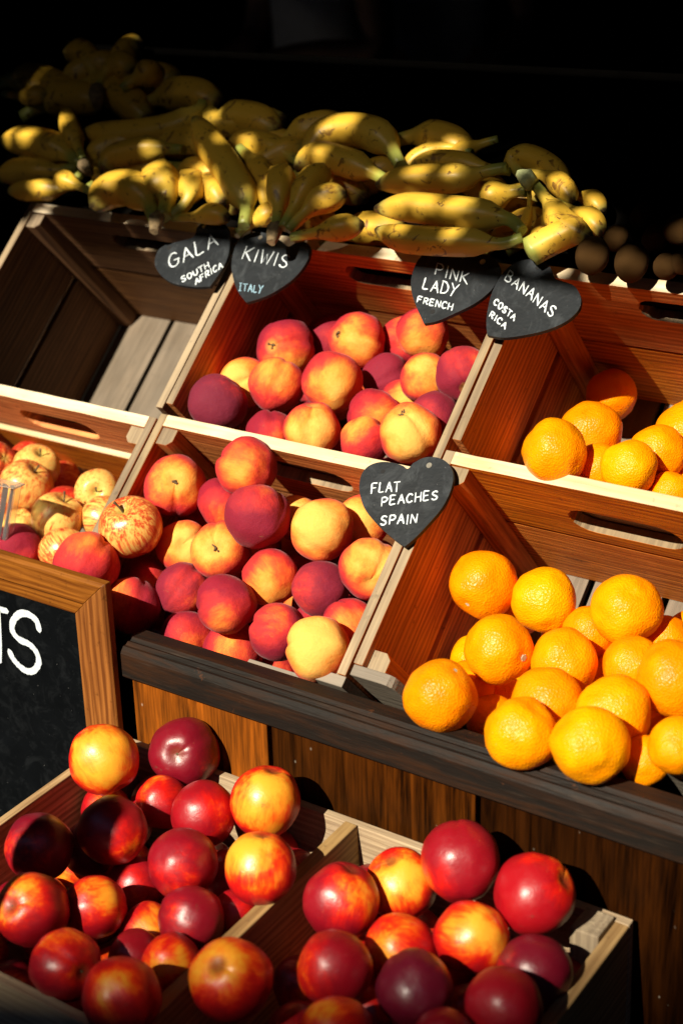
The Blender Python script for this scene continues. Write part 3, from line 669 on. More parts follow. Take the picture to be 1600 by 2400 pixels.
# ------------------------------------------------------------------ fruit
FRUIT = [
('peach', 'UM', (-1.306, 1.7409, 0.9281), 0.0421, (-0.55, -0.1), (0.1, 0.6), 0.62, 0.35, 'rosy peach with a deep cleft and stem scar, back left of the upper middle crate'),
('peach', 'UM', (-1.28, 1.8136, 0.9259), 0.0378, None, (0.8, 0.2), 0.82, 0.5, 'dark red peach mostly hidden behind the peach with a brown stem scab, upper middle crate'),
('peach', 'UM', (-1.2107, 1.7838, 0.9432), 0.0404, (-0.8, -0.25), (0.1, 0.0), 0.51, 0.15, 'orange peach with a brown stem scab on its left, top of the upper middle crate'),
('peach', 'UM', (-1.1705, 1.8446, 0.9303), 0.0372, None, (0.1, -0.7), 0.69, 0.2, 'pink peach wedged between two larger peaches just left of the Pink Lady heart sign'),
('peach', 'UM', (-1.1165, 1.8099, 0.9607), 0.0367, None, (0.0, 0.5), 0.47, 0.1, 'orange peach directly below the tip of the Pink Lady heart sign'),
('peach', 'UM', (-1.0657, 1.7334, 0.9227), 0.035, None, (0.1, -0.2), 0.47, 0.15, 'mottled yellow and pink peach beside the purple one, right of the upper middle crate'),
('peach', 'UM', (-0.9998, 1.7259, 0.9407), 0.0376, (0.1, 0.55), (0.1, -0.75), 0.87, 0.6, 'crimson purple peach leaning on the right divider of the upper middle crate'),
('peach', 'UM', (-1.338, 1.6799, 0.887), 0.0357, (0.55, -0.35), (-0.3, 0.1), 0.17, 0.0, 'yellow peach behind the purple wrinkled one, at the left of the upper middle crate'),
('peach', 'UM', (-1.2685, 1.665, 0.9), 0.039, None, (-0.1, -0.5), 0.53, 0.1, 'round orange red peach in the left middle of the upper middle crate'),
('peach', 'UM', (-1.1911, 1.6918, 0.9087), 0.0416, None, (0.2, 0.2), 0.44, 0.15, 'large orange peach with pink left edge in the centre of the upper middle crate'),
('peach', 'UM', (-1.3291, 1.6072, 0.8785), 0.0408, None, (0.5, -0.8), 0.96, 0.95, 'wrinkled dull purple peach at the far left of the upper middle crate'),
('peach', 'UM', (-1.1088, 1.6727, 0.8791), 0.036, None, (0.3, -0.1), 0.78, 0.1, 'rose red peach with an orange streak, behind two front peaches of the upper crate'),
('peach', 'UM', (-1.0226, 1.6879, 0.8886), 0.0331, None, (-0.6, 0.1), 0.96, 0.65, 'dull maroon peach partly hidden behind the large front peach near the right divider'),
('peach', 'UM', (-1.1678, 1.6067, 0.8687), 0.0381, (0.05, -0.93), (0.1, 0.1), 0.33, 0.15, 'yellow orange peach resting on the front lip of the upper middle crate'),
('peach', 'UM', (-1.2351, 1.6032, 0.8497), 0.0341, None, (0.6, 0.2), 0.82, 0.3, 'pink peach with a pale cleft line, peeping over the lip beside the yellow orange one'),
('peach', 'UM', (-1.0852, 1.6122, 0.8654), 0.0328, None, (-0.2, -0.7), 0.6, 0.25, 'peach half yellow half pink behind the lip, left of the large front peach'),
('peach', 'UM', (-1.018, 1.6173, 0.8863), 0.04, (-0.25, -0.75), (-0.15, -0.1), 0.29, 0.05, 'largest yellow peach with a stem dimple, just above the Flat Peaches heart sign'),
('peach', 'UM', (-1.1085, 1.7445, 0.8795), 0.031, None, (0.2, 0.0), 0.42, 0.0, 'small glimpse of an orange peach deep between four others in the upper middle crate'),
('peach', 'UM', (-1.158, 1.7795, 0.8953), 0.0353, None, (0.8, 0.6), 0.92, 0.6, 'shaded dark red peach deep in the centre of the upper middle crate'),
('apple', 'LM', (-1.3331, 1.4154, 0.7569), 0.0407, (-0.35, -0.72), (-0.2, 0.2), 0.45, 0, 'red striped yellow apple lying on top of the peaches against the left divider'),
('peach', 'LM', (-1.3338, 1.5101, 0.7844), 0.0425, (0.0, -0.15), (0.05, -0.3), 0.47, 0.35, 'yellow topped peach with a stem hole and brown scar, back left of the lower crate'),
('peach', 'LM', (-1.2061, 1.5106, 0.837), 0.0396, None, (-0.3, 0.0), 0.58, 0.1, 'topmost orange red peach standing up against the wooden lip with the handle slot'),
('peach', 'LM', (-1.2626, 1.5294, 0.7684), 0.0363, (0.1, -0.9), (-0.1, 0.6), 0.78, 0.2, 'pink peach with a blunt grey tip, squeezed under the topmost peach'),
('peach', 'LM', (-1.1567, 1.4675, 0.7932), 0.0421, None, (0.0, -0.9), 0.92, 0.55, 'big dark crimson peach with a lighter nick, in front of the topmost peach'),
('peach', 'LM', (-1.0788, 1.4992, 0.78), 0.0408, None, (-0.2, -0.1), 0.22, 0.1, 'large pale yellow peach with a small dark spot, left of the Flat Peaches heart sign'),
('peach', 'LM', (-1.1682, 1.5707, 0.7509), 0.032, None, (0.0, -0.3), 0.33, 0.2, 'sliver of a yellow peach behind the large pale yellow one'),
('peach', 'LM', (-1.0644, 1.5714, 0.7694), 0.0361, None, (-0.2, 0.0), 0.33, 0.05, 'orange peach half covered by the Flat Peaches heart sign'),
('peach', 'LM', (-1.2908, 1.4711, 0.7178), 0.0361, (-0.1, -0.1), (0.2, -0.2), 0.29, 0.05, 'yellow peach with a wavy pale cleft, right of the apple'),
('peach', 'LM', (-1.2136, 1.4576, 0.736), 0.0385, (-0.2, -0.05), (-0.55, -0.1), 0.44, 0.1, 'peach with a ragged brown stem scab and a split in its yellow side'),
('peach', 'LM', (-1.128, 1.4506, 0.7191), 0.0371, None, (0.0, 0.35), 0.51, 0.05, 'orange peach with a yellow scratch below the big dark crimson peach'),
('peach', 'LM', (-1.0569, 1.4626, 0.7148), 0.0366, None, (-0.7, 0.0), 0.92, 0.75, 'dusky maroon peach with one orange fleck, right of the orange scratched peach'),
('peach', 'LM', (-0.9907, 1.4766, 0.7542), 0.0386, (0.0, 0.5), (0.2, -0.35), 0.38, 0.15, 'pale pink and yellow peach with a fold, against the divider below the heart'),
('peach', 'LM', (-1.2536, 1.4229, 0.6824), 0.0365, None, (0.5, 0.2), 0.82, 0.6, 'dusty red purple peach with orange flecks, below the yellow peach with the wavy cleft'),
('peach', 'LM', (-1.1488, 1.383, 0.7035), 0.0381, None, (-0.1, 0.6), 0.76, 0.3, 'red peach with a curved cleft line across its top, middle of the front rows'),
('peach', 'LM', (-1.0721, 1.3888, 0.6815), 0.0365, None, (-0.4, -0.5), 0.8, 0.4, 'rosy peach with a faint orange cheek, behind the pale front corner peach'),
('peach', 'LM', (-0.9936, 1.3653, 0.6897), 0.04, None, (-0.1, -0.2), 0.15, 0.02, 'pale yellow peach at the front right corner, touching the grey crate ear'),
('peach', 'LM', (-1.2235, 1.3883, 0.6349), 0.0338, (0.0, 0.6), (0.3, 0.4), 0.69, 0.3, 'peach with yellow stem end half hidden by the beam, left of the pink one'),
('peach', 'LM', (-1.1558, 1.4003, 0.6289), 0.0384, None, (0.1, 0.1), 0.71, 0.15, 'bright pink peach half hidden behind the middle of the dark beam'),
('peach', 'LM', (-1.3015, 1.3715, 0.6667), 0.0386, None, (-0.55, -0.4), 0.71, 0.35, 'peach with a sunlit yellow left side, beside the corner of the chalkboard frame'),
('peach', 'LM', (-1.3366, 1.4337, 0.6676), 0.0352, None, (0.4, 0.2), 0.78, 0.05, 'shaded red peach behind the one beside the chalkboard corner'),
('peach', 'LM', (-0.9991, 1.4389, 0.6903), 0.0332, None, (0.1, 0.0), 0.71, 0.0, 'coral peach deep down by the right divider, under the pale pink and yellow one'),
('peach', 'LM', (-1.3355, 1.5634, 0.7339), 0.0333, None, (0.0, 0.0), 0.87, 0.3, 'dark pink peach deep behind the yellow topped peach'),
('apple', 'LL', (-1.7331, 1.5455, 0.7288), 0.0357, None, (0.3, 0.3), 0.85, 0, 'orange red apple cut off by the left edge of the picture'),
('apple', 'LL', (-1.6625, 1.567, 0.7305), 0.0341, (0.25, -0.75), (0.0, 0.0), 0.1, 0, 'golden apple at the back of the left crate'),
('apple', 'LL', (-1.6259, 1.5072, 0.727), 0.0383, (0.45, -0.75), (-0.2, 0.2), 0.3, 0, 'yellow green apple with a long brown stem, blushed on its top'),
('apple', 'LL', (-1.5232, 1.4658, 0.7114), 0.0369, (0.35, -0.85), (-0.1, 0.1), 0.18, 0, 'pale yellow apple with stem and faint scar line, in the middle of the crate'),
('apple', 'LL', (-1.5154, 1.545, 0.7284), 0.0321, (-0.1, 0.0), (0.0, 0.0), 0.12, 0, 'pale green yellow apple showing its blossom end beside the back board'),
('apple', 'LL', (-1.4714, 1.5075, 0.7089), 0.0309, None, (-0.1, 0.0), 0.3, 0, 'peachy yellow apple half hidden behind the left divider'),
('apple', 'LL', (-1.5678, 1.5269, 0.7006), 0.0293, None, (0.6, 0.5), 1.0, 0, 'bright red apple peeping out between two pale ones'),
('apple', 'LL', (-1.4749, 1.4253, 0.6858), 0.0332, None, (-0.2, -0.3), 0.45, 0, 'yellow apple with red stripes behind the peach on the chalkboard frame'),
('apple', 'LL', (-1.6009, 1.4625, 0.6801), 0.0296, None, (0.0, -0.3), 0.2, 0, 'small golden apple deep behind the clear plastic punnet'),
('peach', 'LL', (-1.5403, 1.4006, 0.6855), 0.0352, None, (0.3, 0.9), 0.87, 0.35, 'dark red wrinkled peach among the apples, beside the clear plastic punnet'),
('peach', 'LL', (-1.3499, 1.3428, 0.727), 0.0422, None, (0.1, -0.75), 0.67, 0.1, 'large pink and orange peach behind the corner of the chalkboard frame'),
('orange', 'UR', (-0.7967, 1.594, 0.9098), 0.0392, None, 0, 0, 0, 'orange at the left end of the upper right crate'),
('orange', 'UR', (-0.8148, 1.7307, 0.8896), 0.0406, (-0.1, 0.62), 0, 0, 0, 'orange with its upper half in shadow at the back of the upper right crate'),
('orange', 'UR', (-0.7683, 1.6962, 0.8334), 0.0433, None, 0, 0, 0, 'orange sitting behind the middle of the pale lip, in front of the others'),
('orange', 'UR', (-0.7092, 1.6158, 0.8995), 0.0336, None, 0, 0, 0, 'orange wedged right behind the one at the middle of the pale lip'),
('orange', 'UR', (-0.7016, 1.6809, 0.8992), 0.0344, None, 0, 0, 0, 'orange half hidden under the one with the stem button on top'),
('orange', 'UR', (-0.6926, 1.7544, 0.901), 0.0433, (-0.45, -0.9), 0, 0, 0, 'orange with a stem button on top at the right edge of the upper crate'),
('orange', 'UR', (-0.6663, 1.6429, 0.8645), 0.0276, None, 0, 0, 0, 'small orange top just above the pale lip near its right end'),
('orange', 'UR', (-0.6643, 1.695, 0.8518), 0.0283, None, 0, 0, 0, 'orange at the right edge beside the small orange top above the lip'),
('orange', 'UR', (-0.7618, 1.6425, 0.8781), 0.0315, None, 0, 0, 0, 'sliver of an orange deep between the left three of the upper right crate'),
('orange', 'LR', (-0.8667, 1.5468, 0.7344), 0.0428, (-0.52, 0.58), 0, 0, 0, 'orange with a pale stem button low on its left, top left of its crate'),
('orange', 'LR', (-0.7871, 1.558, 0.7275), 0.0405, None, 0, 0, 0, 'lumpy dented orange right of the one with the stem button'),
('orange', 'LR', (-0.6687, 1.5352, 0.7543), 0.0416, (0.05, -0.55), 0, 0, 0, 'big smooth orange highest against the back board of the lower right crate'),
('orange', 'LR', (-0.7799, 1.4303, 0.718), 0.0409, (0.75, 0.25), 0, 0, 0, 'bright orange in the left middle, directly below the two at the top left'),
('orange', 'LR', (-0.7081, 1.4549, 0.7104), 0.0391, (-0.62, -0.25), 0, 0, 0, 'orange with a dark spot on its upper left, in the middle of the pile'),
('orange', 'LR', (-0.7197, 1.5494, 0.7039), 0.0341, None, 0, 0, 0, 'half hidden orange in the gap under the big smooth one'),
('orange', 'LR', (-0.6363, 1.4845, 0.7123), 0.0343, None, 0, 0, 0, 'orange just left of the huge one at the right edge'),
('orange', 'LR', (-0.5693, 1.4524, 0.7275), 0.0439, None, 0, 0, 0, 'huge orange at the right edge of the lower right crate'),
('orange', 'LR', (-0.6898, 1.3823, 0.6955), 0.0407, None, 0, 0, 0, 'orange with glossy highlights behind the two front middle ones'),
('orange', 'LR', (-0.7993, 1.3301, 0.6979), 0.0416, (0.45, -0.7), 0, 0, 0, 'front left orange beside the grey crate ear'),
('orange', 'LR', (-0.8163, 1.4257, 0.661), 0.0306, None, 0, 0, 0, 'orange tucked right behind the front left one'),
('orange', 'LR', (-0.6826, 1.3056, 0.698), 0.0392, None, 0, 0, 0, 'orange on the front row behind the beam, right of the front left one'),
('orange', 'LR', (-0.7686, 1.3955, 0.6429), 0.0309, None, 0, 0, 0, 'shaded orange between the two leftmost front ones'),
('orange', 'LR', (-0.6122, 1.3871, 0.7061), 0.0411, None, 0, 0, 0, 'orange right behind the brightest front one'),
('orange', 'LR', (-0.6035, 1.3082, 0.7071), 0.0409, None, 0, 0, 0, 'brightest front orange, resting on the beam'),
('orange', 'LR', (-0.563, 1.3622, 0.6737), 0.0275, None, 0, 0, 0, 'front orange partly behind the grey crate ear at the right'),
('orange', 'LR', (-0.5237, 1.351, 0.7092), 0.0304, None, 0, 0, 0, 'front orange cut off by the right edge of the picture'),
('orange', 'LR', (-0.6292, 1.5671, 0.7114), 0.0284, None, 0, 0, 0, 'shaded orange right of the big smooth one, near the back board'),
('orange', 'LR', (-0.5773, 1.4571, 0.6583), 0.0289, None, 0, 0, 0, 'deeply shaded orange under the huge one'),
('orange', 'LR', (-0.7896, 1.465, 0.6315), 0.0284, None, 0, 0, 0, 'dark orange deep in the hollow of the left front'),
('orange', 'LR', (-0.6216, 1.6164, 0.7051), 0.0248, None, 0, 0, 0, 'orange sliver at the right edge, above the huge one'),
('nectarine', 'TL', (-1.1974, 1.1898, 0.5584), 0.0432, (0.5, 0.85), (0.0, -0.1), 0.25, 0, 'yellow red nectarine perched highest at the back left corner of the tray'),
('nectarine', 'TL', (-1.1249, 1.2579, 0.5571), 0.0435, (-0.25, 0.08), (0.9, 0.3), 0.95, 0.6, 'dark crimson nectarine showing its stem hollow, back of the tray beside the yellow one'),
('nectarine', 'TL', (-1.1115, 1.195, 0.5226), 0.0322, None, (-0.2, -0.6), 0.68, 0.05, 'red nectarine with an orange top, shaded below the dark crimson one'),
('nectarine', 'TL', (-1.0334, 1.1798, 0.5424), 0.0382, None, (0.7, -0.2), 0.82, 0.15, 'glossy red nectarine with an orange cheek, in the back middle of the left half'),
('nectarine', 'TL', (-0.9672, 1.216, 0.5625), 0.0413, (0.2, -0.9), (0.0, -0.1), 0.23, 0.0, 'tall golden nectarine with red feet, standing against the back board'),
('nectarine', 'TL', (-1.1053, 1.1021, 0.5371), 0.0398, None, (0.6, 0.5), 0.86, 0.2, 'red nectarine speckled with gold, below the highest yellow one'),
('nectarine', 'TL', (-1.1618, 1.0388, 0.5304), 0.0394, None, (-0.6, 0.1), 0.77, 0.7, 'dark nectarine with a fiery orange left cheek at the left rim'),
('nectarine', 'TL', (-1.1559, 1.1097, 0.4896), 0.0327, None, (0.9, 0.9), 0.95, 0.8, 'nearly black nectarine in deep shade, right of the fiery cheeked one'),
('nectarine', 'TL', (-0.991, 1.0918, 0.5399), 0.0397, None, (-0.2, 0.6), 0.79, 0.4, 'crimson nectarine with an orange lower left, in the middle of the left half'),
('nectarine', 'TL', (-0.902, 1.1188, 0.5519), 0.0399, (0.05, -0.93), (-0.4, -0.3), 0.36, 0.1, 'yellow and red nectarine with a cleft, leaning on the middle divider'),
('nectarine', 'TL', (-1.0816, 0.9467, 0.5329), 0.0402, (-0.6, -0.1), (-0.6, -0.5), 0.59, 0.2, 'mottled brown red nectarine with yellow folds at the left edge'),
('nectarine', 'TL', (-1.051, 1.0086, 0.5097), 0.035, None, (0.2, -0.6), 0.59, 0.1, 'orange red nectarine half in black shade, near the left edge'),
('nectarine', 'TL', (-0.9407, 1.0437, 0.5164), 0.0361, None, (-0.5, 0.3), 0.88, 0.5, 'purple red nectarine with a grey scuff beside the divider'),
('nectarine', 'TL', (-0.996, 0.9057, 0.5235), 0.0367, (0.55, 0.2), (0.1, -0.7), 0.64, 0.3, 'dark red nectarine with an orange top, near the front left corner'),
('nectarine', 'TL', (-0.8965, 0.8846, 0.5413), 0.0391, None, (0.0, -0.3), 0.66, 0.05, 'large dull orange red nectarine at the front of the left half'),
('nectarine', 'TL', (-0.9199, 0.9838, 0.5083), 0.0305, None, (-0.2, 0.1), 0.5, 0.0, 'orange nectarine squeezed between the divider and the large dull one'),
('nectarine', 'TL', (-0.9772, 0.9894, 0.489), 0.0276, None, (0.5, 0.6), 0.95, 0.3, 'dark red nectarine in shade behind the large dull one'),
('nectarine', 'TL', (-0.8078, 0.9467, 0.559), 0.0411, (-0.33, -0.35), (-0.35, -0.4), 0.5, 0.05, 'large yellow topped nectarine with a brown stem scar, lying on the middle divider'),
('nectarine', 'TL', (-0.9246, 1.0984, 0.4957), 0.0266, None, (0.3, 0.3), 0.91, 0.0, 'small red nectarine glimpsed beside the divider'),
('nectarine', 'TR', (-0.7983, 1.1236, 0.5464), 0.0406, (0.3, -0.85), (0.6, -0.1), 0.61, 0.35, 'pink nectarine with a yellow stripe on its right, beside the divider'),
('nectarine', 'TR', (-0.7664, 1.193, 0.5378), 0.0387, (-0.3, -0.7), (-0.1, -0.2), 0.32, 0.0, 'tilted golden orange nectarine at the back of the right half'),
('nectarine', 'TR', (-0.7035, 1.2125, 0.5808), 0.043, (-0.1, -1.0), (-0.9, 0.5), 0.77, 0.3, 'big crimson nectarine with a yellow left edge, back of the right half'),
('nectarine', 'TR', (-0.6138, 1.2112, 0.5736), 0.0422, (0.8, -0.35), (0.7, -0.7), 0.82, 0.0, 'big scarlet nectarine with an orange top right, beside the back corner post'),
('nectarine', 'TR', (-0.6512, 1.1468, 0.5448), 0.0382, None, (0.2, -0.3), 0.39, 0.0, 'orange yellow nectarine below the big crimson and scarlet ones'),
('nectarine', 'TR', (-0.7146, 1.1098, 0.5279), 0.0368, None, (-0.4, -0.5), 0.5, 0.05, 'orange nectarine with golden blotches, in the middle of the right half'),
('nectarine', 'TR', (-0.7407, 1.0284, 0.5469), 0.0381, None, (-0.9, -0.2), 0.82, 0.3, 'red nectarine with a yellow left rim, in front of the pink striped one'),
('nectarine', 'TR', (-0.6544, 1.0415, 0.551), 0.038, None, (0.8, -0.8), 0.95, 0.9, 'very dark purple nectarine in the front middle of the right half'),
('nectarine', 'TR', (-0.5789, 1.1484, 0.5332), 0.0375, None, (-0.9, 0.4), 0.95, 0.75, 'dark plum red nectarine under the scarlet one at the right rim'),
('nectarine', 'TR', (-0.5699, 1.0672, 0.5512), 0.0369, None, (-0.6, 0.8), 0.95, 0.3, 'dark cherry red nectarine in front of the plum red one'),
('nectarine', 'TR', (-0.6851, 0.9518, 0.5441), 0.0372, None, (-0.2, -0.8), 0.59, 0.1, 'orange topped nectarine cut off by the bottom edge'),
('nectarine', 'TR', (-0.5999, 1.0059, 0.5385), 0.0307, None, (0.2, 0.9), 0.91, 0.4, 'dark red nectarine barely showing at the bottom edge'),
('nectarine', 'TR', (-0.7116, 1.0478, 0.4921), 0.0243, None, (0.0, 0.0), 0.86, 0.1, 'bright red glimpse of a nectarine between the purple and orange topped ones'),
('peach', 'UM', (-1.303, 1.7723, 0.8045), 0.0322, None, (-0.4334849043204101, -0.09840898551492516), 0.96, 0.4, 'peach in deep shade at the bottom of the upper middle crate'),
('peach', 'UM', (-1.0554, 1.8599, 0.8473), 0.0351, None, (-0.19015004270046443, 0.1269756024131301), 0.87, 0.43, 'peach in deep shade at the bottom of the upper middle crate'),
('peach', 'UM', (-1.0352, 1.7956, 0.8312), 0.0357, None, (0.4088702894146864, 0.07236680168589149), 0.94, 0.42, 'peach in deep shade at the bottom of the upper middle crate'),
('peach', 'UM', (-1.2316, 1.8759, 0.8373), 0.0318, None, (-0.45367800099648736, 0.12635074553990344), 0.64, 0.27, 'peach in deep shade at the bottom of the upper middle crate'),
('peach', 'UM', (-1.2672, 1.8169, 0.8378), 0.0331, None, (-0.14416924539264797, 0.24694268099046257), 0.66, 0.28, 'peach in deep shade at the bottom of the upper middle crate'),
('peach', 'UM', (-1.3011, 1.6934, 0.7783), 0.0355, None, (0.26516224132627586, 0.11543207512869713), 0.62, 0.17, 'peach in deep shade at the bottom of the upper middle crate'),
('peach', 'UM', (-1.1768, 1.6507, 0.8126), 0.0319, None, (0.39592777911182264, 0.45473759834234506), 0.87, 0.48, 'peach in deep shade at the bottom of the upper middle crate'),
('peach', 'UM', (-1.305, 1.8802, 0.89), 0.0325, None, (-0.2920831582425667, -0.44066047622107574), 0.53, 0.08, 'peach in deep shade at the bottom of the upper middle crate'),
('peach', 'UM', (-0.9859, 1.6818, 0.8072), 0.0322, None, (0.2737921252616178, -0.0906787689655113), 0.99, 0.24, 'peach in deep shade at the bottom of the upper middle crate'),
('peach', 'UM', (-1.2499, 1.7328, 0.7932), 0.0312, None, (-0.2685333459292747, 0.36970951603119995), 0.57, 0.03, 'peach in deep shade at the bottom of the upper middle crate'),
('peach', 'UM', (-1.1126, 1.8376, 0.876), 0.035, None, (0.15473218859283078, 0.18595985175001895), 0.63, 0.46, 'peach in deep shade at the bottom of the upper middle crate'),
('peach', 'UM', (-1.1042, 1.698, 0.7733), 0.0358, None, (0.13518979001474574, 0.06920593583720369), 0.87, 0.46, 'peach in deep shade at the bottom of the upper middle crate'),
('peach', 'UM', (-1.167, 1.8997, 0.8644), 0.0322, None, (-0.38554887536350346, 0.12096173166002011), 0.94, 0.26, 'peach in deep shade at the bottom of the upper middle crate'),
('peach', 'UM', (-1.1228, 1.7842, 0.8081), 0.0349, None, (0.271042142786742, -0.1378204451062086), 0.83, 0.07, 'peach in deep shade at the bottom of the upper middle crate'),
('peach', 'UM', (-1.0037, 1.8372, 0.8986), 0.0343, None, (0.05995793912044456, 0.19376191498784812), 0.86, 0.28, 'peach in deep shade at the bottom of the upper middle crate'),
('peach', 'UM', (-1.0496, 1.7065, 0.8208), 0.0352, None, (-0.023296364314710938, 0.2185429076272154), 0.59, 0.41, 'peach in deep shade at the bottom of the upper middle crate'),
('peach', 'UM', (-1.3313, 1.8574, 0.8282), 0.0341, None, (-0.021918410825127577, -0.35513678779347024), 0.68, 0.45, 'peach in deep shade at the bottom of the upper middle crate'),
('peach', 'UM', (-0.9921, 1.7405, 0.7761), 0.0327, None, (-0.30886316078251264, 0.3254130981116877), 0.87, 0.47, 'peach in deep shade at the bottom of the upper middle crate'),
('orange', 'UR', (-0.8762, 1.7319, 0.852), 0.0335, None, (-0.107174760373421, -0.3604122996684368), 0.69, 0.23, 'orange in deep shade at the bottom of the upper right crate'),
('orange', 'UR', (-0.633, 1.8083, 0.8072), 0.0349, None, (-0.20446815641521254, 0.058292702245274275), 0.95, 0.24, 'orange in deep shade at the bottom of the upper right crate'),
('orange', 'UR', (-0.6794, 1.8756, 0.8338), 0.034, None, (-0.06304269111636895, 0.3003142370677956), 0.57, 0.02, 'orange in deep shade at the bottom of the upper right crate'),
('orange', 'UR', (-0.7907, 1.7973, 0.8237), 0.0319, None, (0.13440107086258535, -0.32990081809495353), 0.67, 0.34, 'orange in deep shade at the bottom of the upper right crate'),
('orange', 'UR', (-0.5526, 1.9037, 0.8722), 0.0337, None, (-0.1649222674584776, 0.037623279036078316), 0.77, 0.18, 'orange in deep shade at the bottom of the upper right crate'),
('orange', 'UR', (-0.8608, 1.8881, 0.8885), 0.0354, None, (0.10455460957593488, 0.04381828141227906), 0.63, 0.03, 'orange in deep shade at the bottom of the upper right crate'),
('orange', 'UR', (-0.585, 1.7239, 0.8291), 0.0334, None, (-0.21750146501102063, 0.1909502800820463), 0.98, 0.44, 'orange in deep shade at the bottom of the upper right crate'),
('orange', 'UR', (-0.7413, 1.9013, 0.87), 0.0314, None, (0.3457196852384732, 0.455297486454009), 0.91, 0.1, 'orange in deep shade at the bottom of the upper right crate'),
('orange', 'UR', (-0.8432, 1.6732, 0.8489), 0.0332, None, (-0.17567582045748997, -0.16063165914261013), 0.64, 0.29, 'orange in deep shade at the bottom of the upper right crate'),
('orange', 'UR', (-0.5547, 1.8009, 0.8257), 0.0346, None, (-0.19596589982141133, -0.18372955204751218), 0.65, 0.16, 'orange in deep shade at the bottom of the upper right crate'),
('orange', 'UR', (-0.72, 1.7537, 0.8234), 0.032, None, (0.16360268865396876, -0.18480122762013274), 0.93, 0.4, 'orange in deep shade at the bottom of the upper right crate'),
('orange', 'UR', (-0.8557, 1.7189, 0.7869), 0.035, None, (0.49348107847522815, -0.06582451102272802), 0.87, 0.28, 'orange in deep shade at the bottom of the upper right crate'),
('peach', 'LM', (-1.2168, 1.4862, 0.6515), 0.0359, None, (-0.4994335223256374, -0.13639620619536852), 0.88, 0.29, 'peach in deep shade at the bottom of the lower middle crate'),
('peach', 'LM', (-1.3083, 1.5281, 0.618), 0.033, None, (-0.4727101244620713, -0.2140239395167921), 0.56, 0.23, 'peach in deep shade at the bottom of the lower middle crate'),
('peach', 'LM', (-1.0721, 1.6117, 0.6888), 0.0347, None, (0.16951408467467421, 0.38914934385220146), 0.7, 0.46, 'peach in deep shade at the bottom of the lower middle crate'),
('peach', 'LM', (-1.0888, 1.4991, 0.6648), 0.0352, None, (0.3785333426847872, 0.07584378015484305), 0.81, 0.46, 'peach in deep shade at the bottom of the lower middle crate'),
('peach', 'LM', (-1.1017, 1.5027, 0.5973), 0.0341, None, (-0.021293943886434352, 0.37704590348871436), 0.68, 0.21, 'peach in deep shade at the bottom of the lower middle crate'),
('peach', 'LM', (-1.0408, 1.4296, 0.6372), 0.0331, None, (-0.4882540044240278, 0.19912780397389218), 0.88, 0.23, 'peach in deep shade at the bottom of the lower middle crate'),
('peach', 'LM', (-1.2483, 1.5734, 0.6456), 0.0343, None, (0.1469808633327414, -0.3239679720558305), 0.51, 0.48, 'peach in deep shade at the bottom of the lower middle crate'),
('peach', 'LM', (-1.2417, 1.478, 0.5647), 0.0339, None, (-0.05897947318024632, 0.22147206765817917), 0.82, 0.11, 'peach in deep shade at the bottom of the lower middle crate'),
('peach', 'LM', (-1.2188, 1.5375, 0.7119), 0.0353, None, (-0.11534570106230801, -0.2931280902628882), 0.62, 0.24, 'peach in deep shade at the bottom of the lower middle crate'),
('peach', 'LM', (-1.042, 1.5442, 0.7095), 0.0354, None, (0.2038413713337045, -0.07197464620420846), 0.91, 0.46, 'peach in deep shade at the bottom of the lower middle crate'),
('peach', 'LM', (-1.2889, 1.4682, 0.6095), 0.0315, None, (0.3643480608280134, 0.026692550420856942), 0.93, 0.18, 'peach in deep shade at the bottom of the lower middle crate'),
('peach', 'LM', (-1.1468, 1.547, 0.6837), 0.033, None, (-0.3109014960954809, 0.38462539070711155), 0.77, 0.04, 'peach in deep shade at the bottom of the lower middle crate'),
('peach', 'LM', (-1.1653, 1.6117, 0.6922), 0.0318, None, (0.20865544489152188, -0.3096514206417921), 0.99, 0.48, 'peach in deep shade at the bottom of the lower middle crate'),
('peach', 'LM', (-1.3246, 1.5928, 0.6414), 0.0345, None, (0.38988277727266873, -0.30882606099428744), 0.91, 0.02, 'peach in deep shade at the bottom of the lower middle crate'),
('peach', 'LM', (-1.0375, 1.5463, 0.6402), 0.0318, None, (-0.15006983373285687, -0.22152656556661865), 0.82, 0.22, 'peach in deep shade at the bottom of the lower middle crate'),
('peach', 'LM', (-1.2473, 1.6306, 0.6864), 0.0354, None, (-0.39879261221194806, -0.005085210560275777), 0.58, 0.13, 'peach in deep shade at the bottom of the lower middle crate'),
('peach', 'LM', (-0.9974, 1.4997, 0.5945), 0.0339, None, (0.49843758044883446, 0.1879838137983062), 0.82, 0.23, 'peach in deep shade at the bottom of the lower middle crate'),
('peach', 'LM', (-1.1664, 1.5002, 0.5787), 0.034, None, (-0.43433244625321865, 0.2129216294158769), 0.62, 0.26, 'peach in deep shade at the bottom of the lower middle crate'),
('peach', 'LM', (-0.9952, 1.6393, 0.6828), 0.0346, None, (0.39827711827133616, 0.030528442796465605), 0.8, 0.01, 'peach in deep shade at the bottom of the lower middle crate'),
('peach', 'LM', (-1.1756, 1.5755, 0.6293), 0.0357, None, (0.2763737049655106, -0.056758209965070194), 0.61, 0.24, 'peach in deep shade at the bottom of the lower middle crate'),
('peach', 'LM', (-1.0655, 1.4519, 0.5733), 0.0328, None, (0.07683950242890836, -0.38586457422555387), 0.52, 0.31, 'peach in deep shade at the bottom of the lower middle crate'),
('peach', 'LM', (-1.129, 1.4445, 0.5842), 0.0315, None, (0.2788957714049678, -0.03478048791712007), 1.0, 0.23, 'peach in deep shade at the bottom of the lower middle crate'),
('peach', 'LM', (-1.1055, 1.5598, 0.636), 0.0333, None, (0.1680635968935249, -0.34986253130291833), 0.95, 0.5, 'peach in deep shade at the bottom of the lower middle crate'),
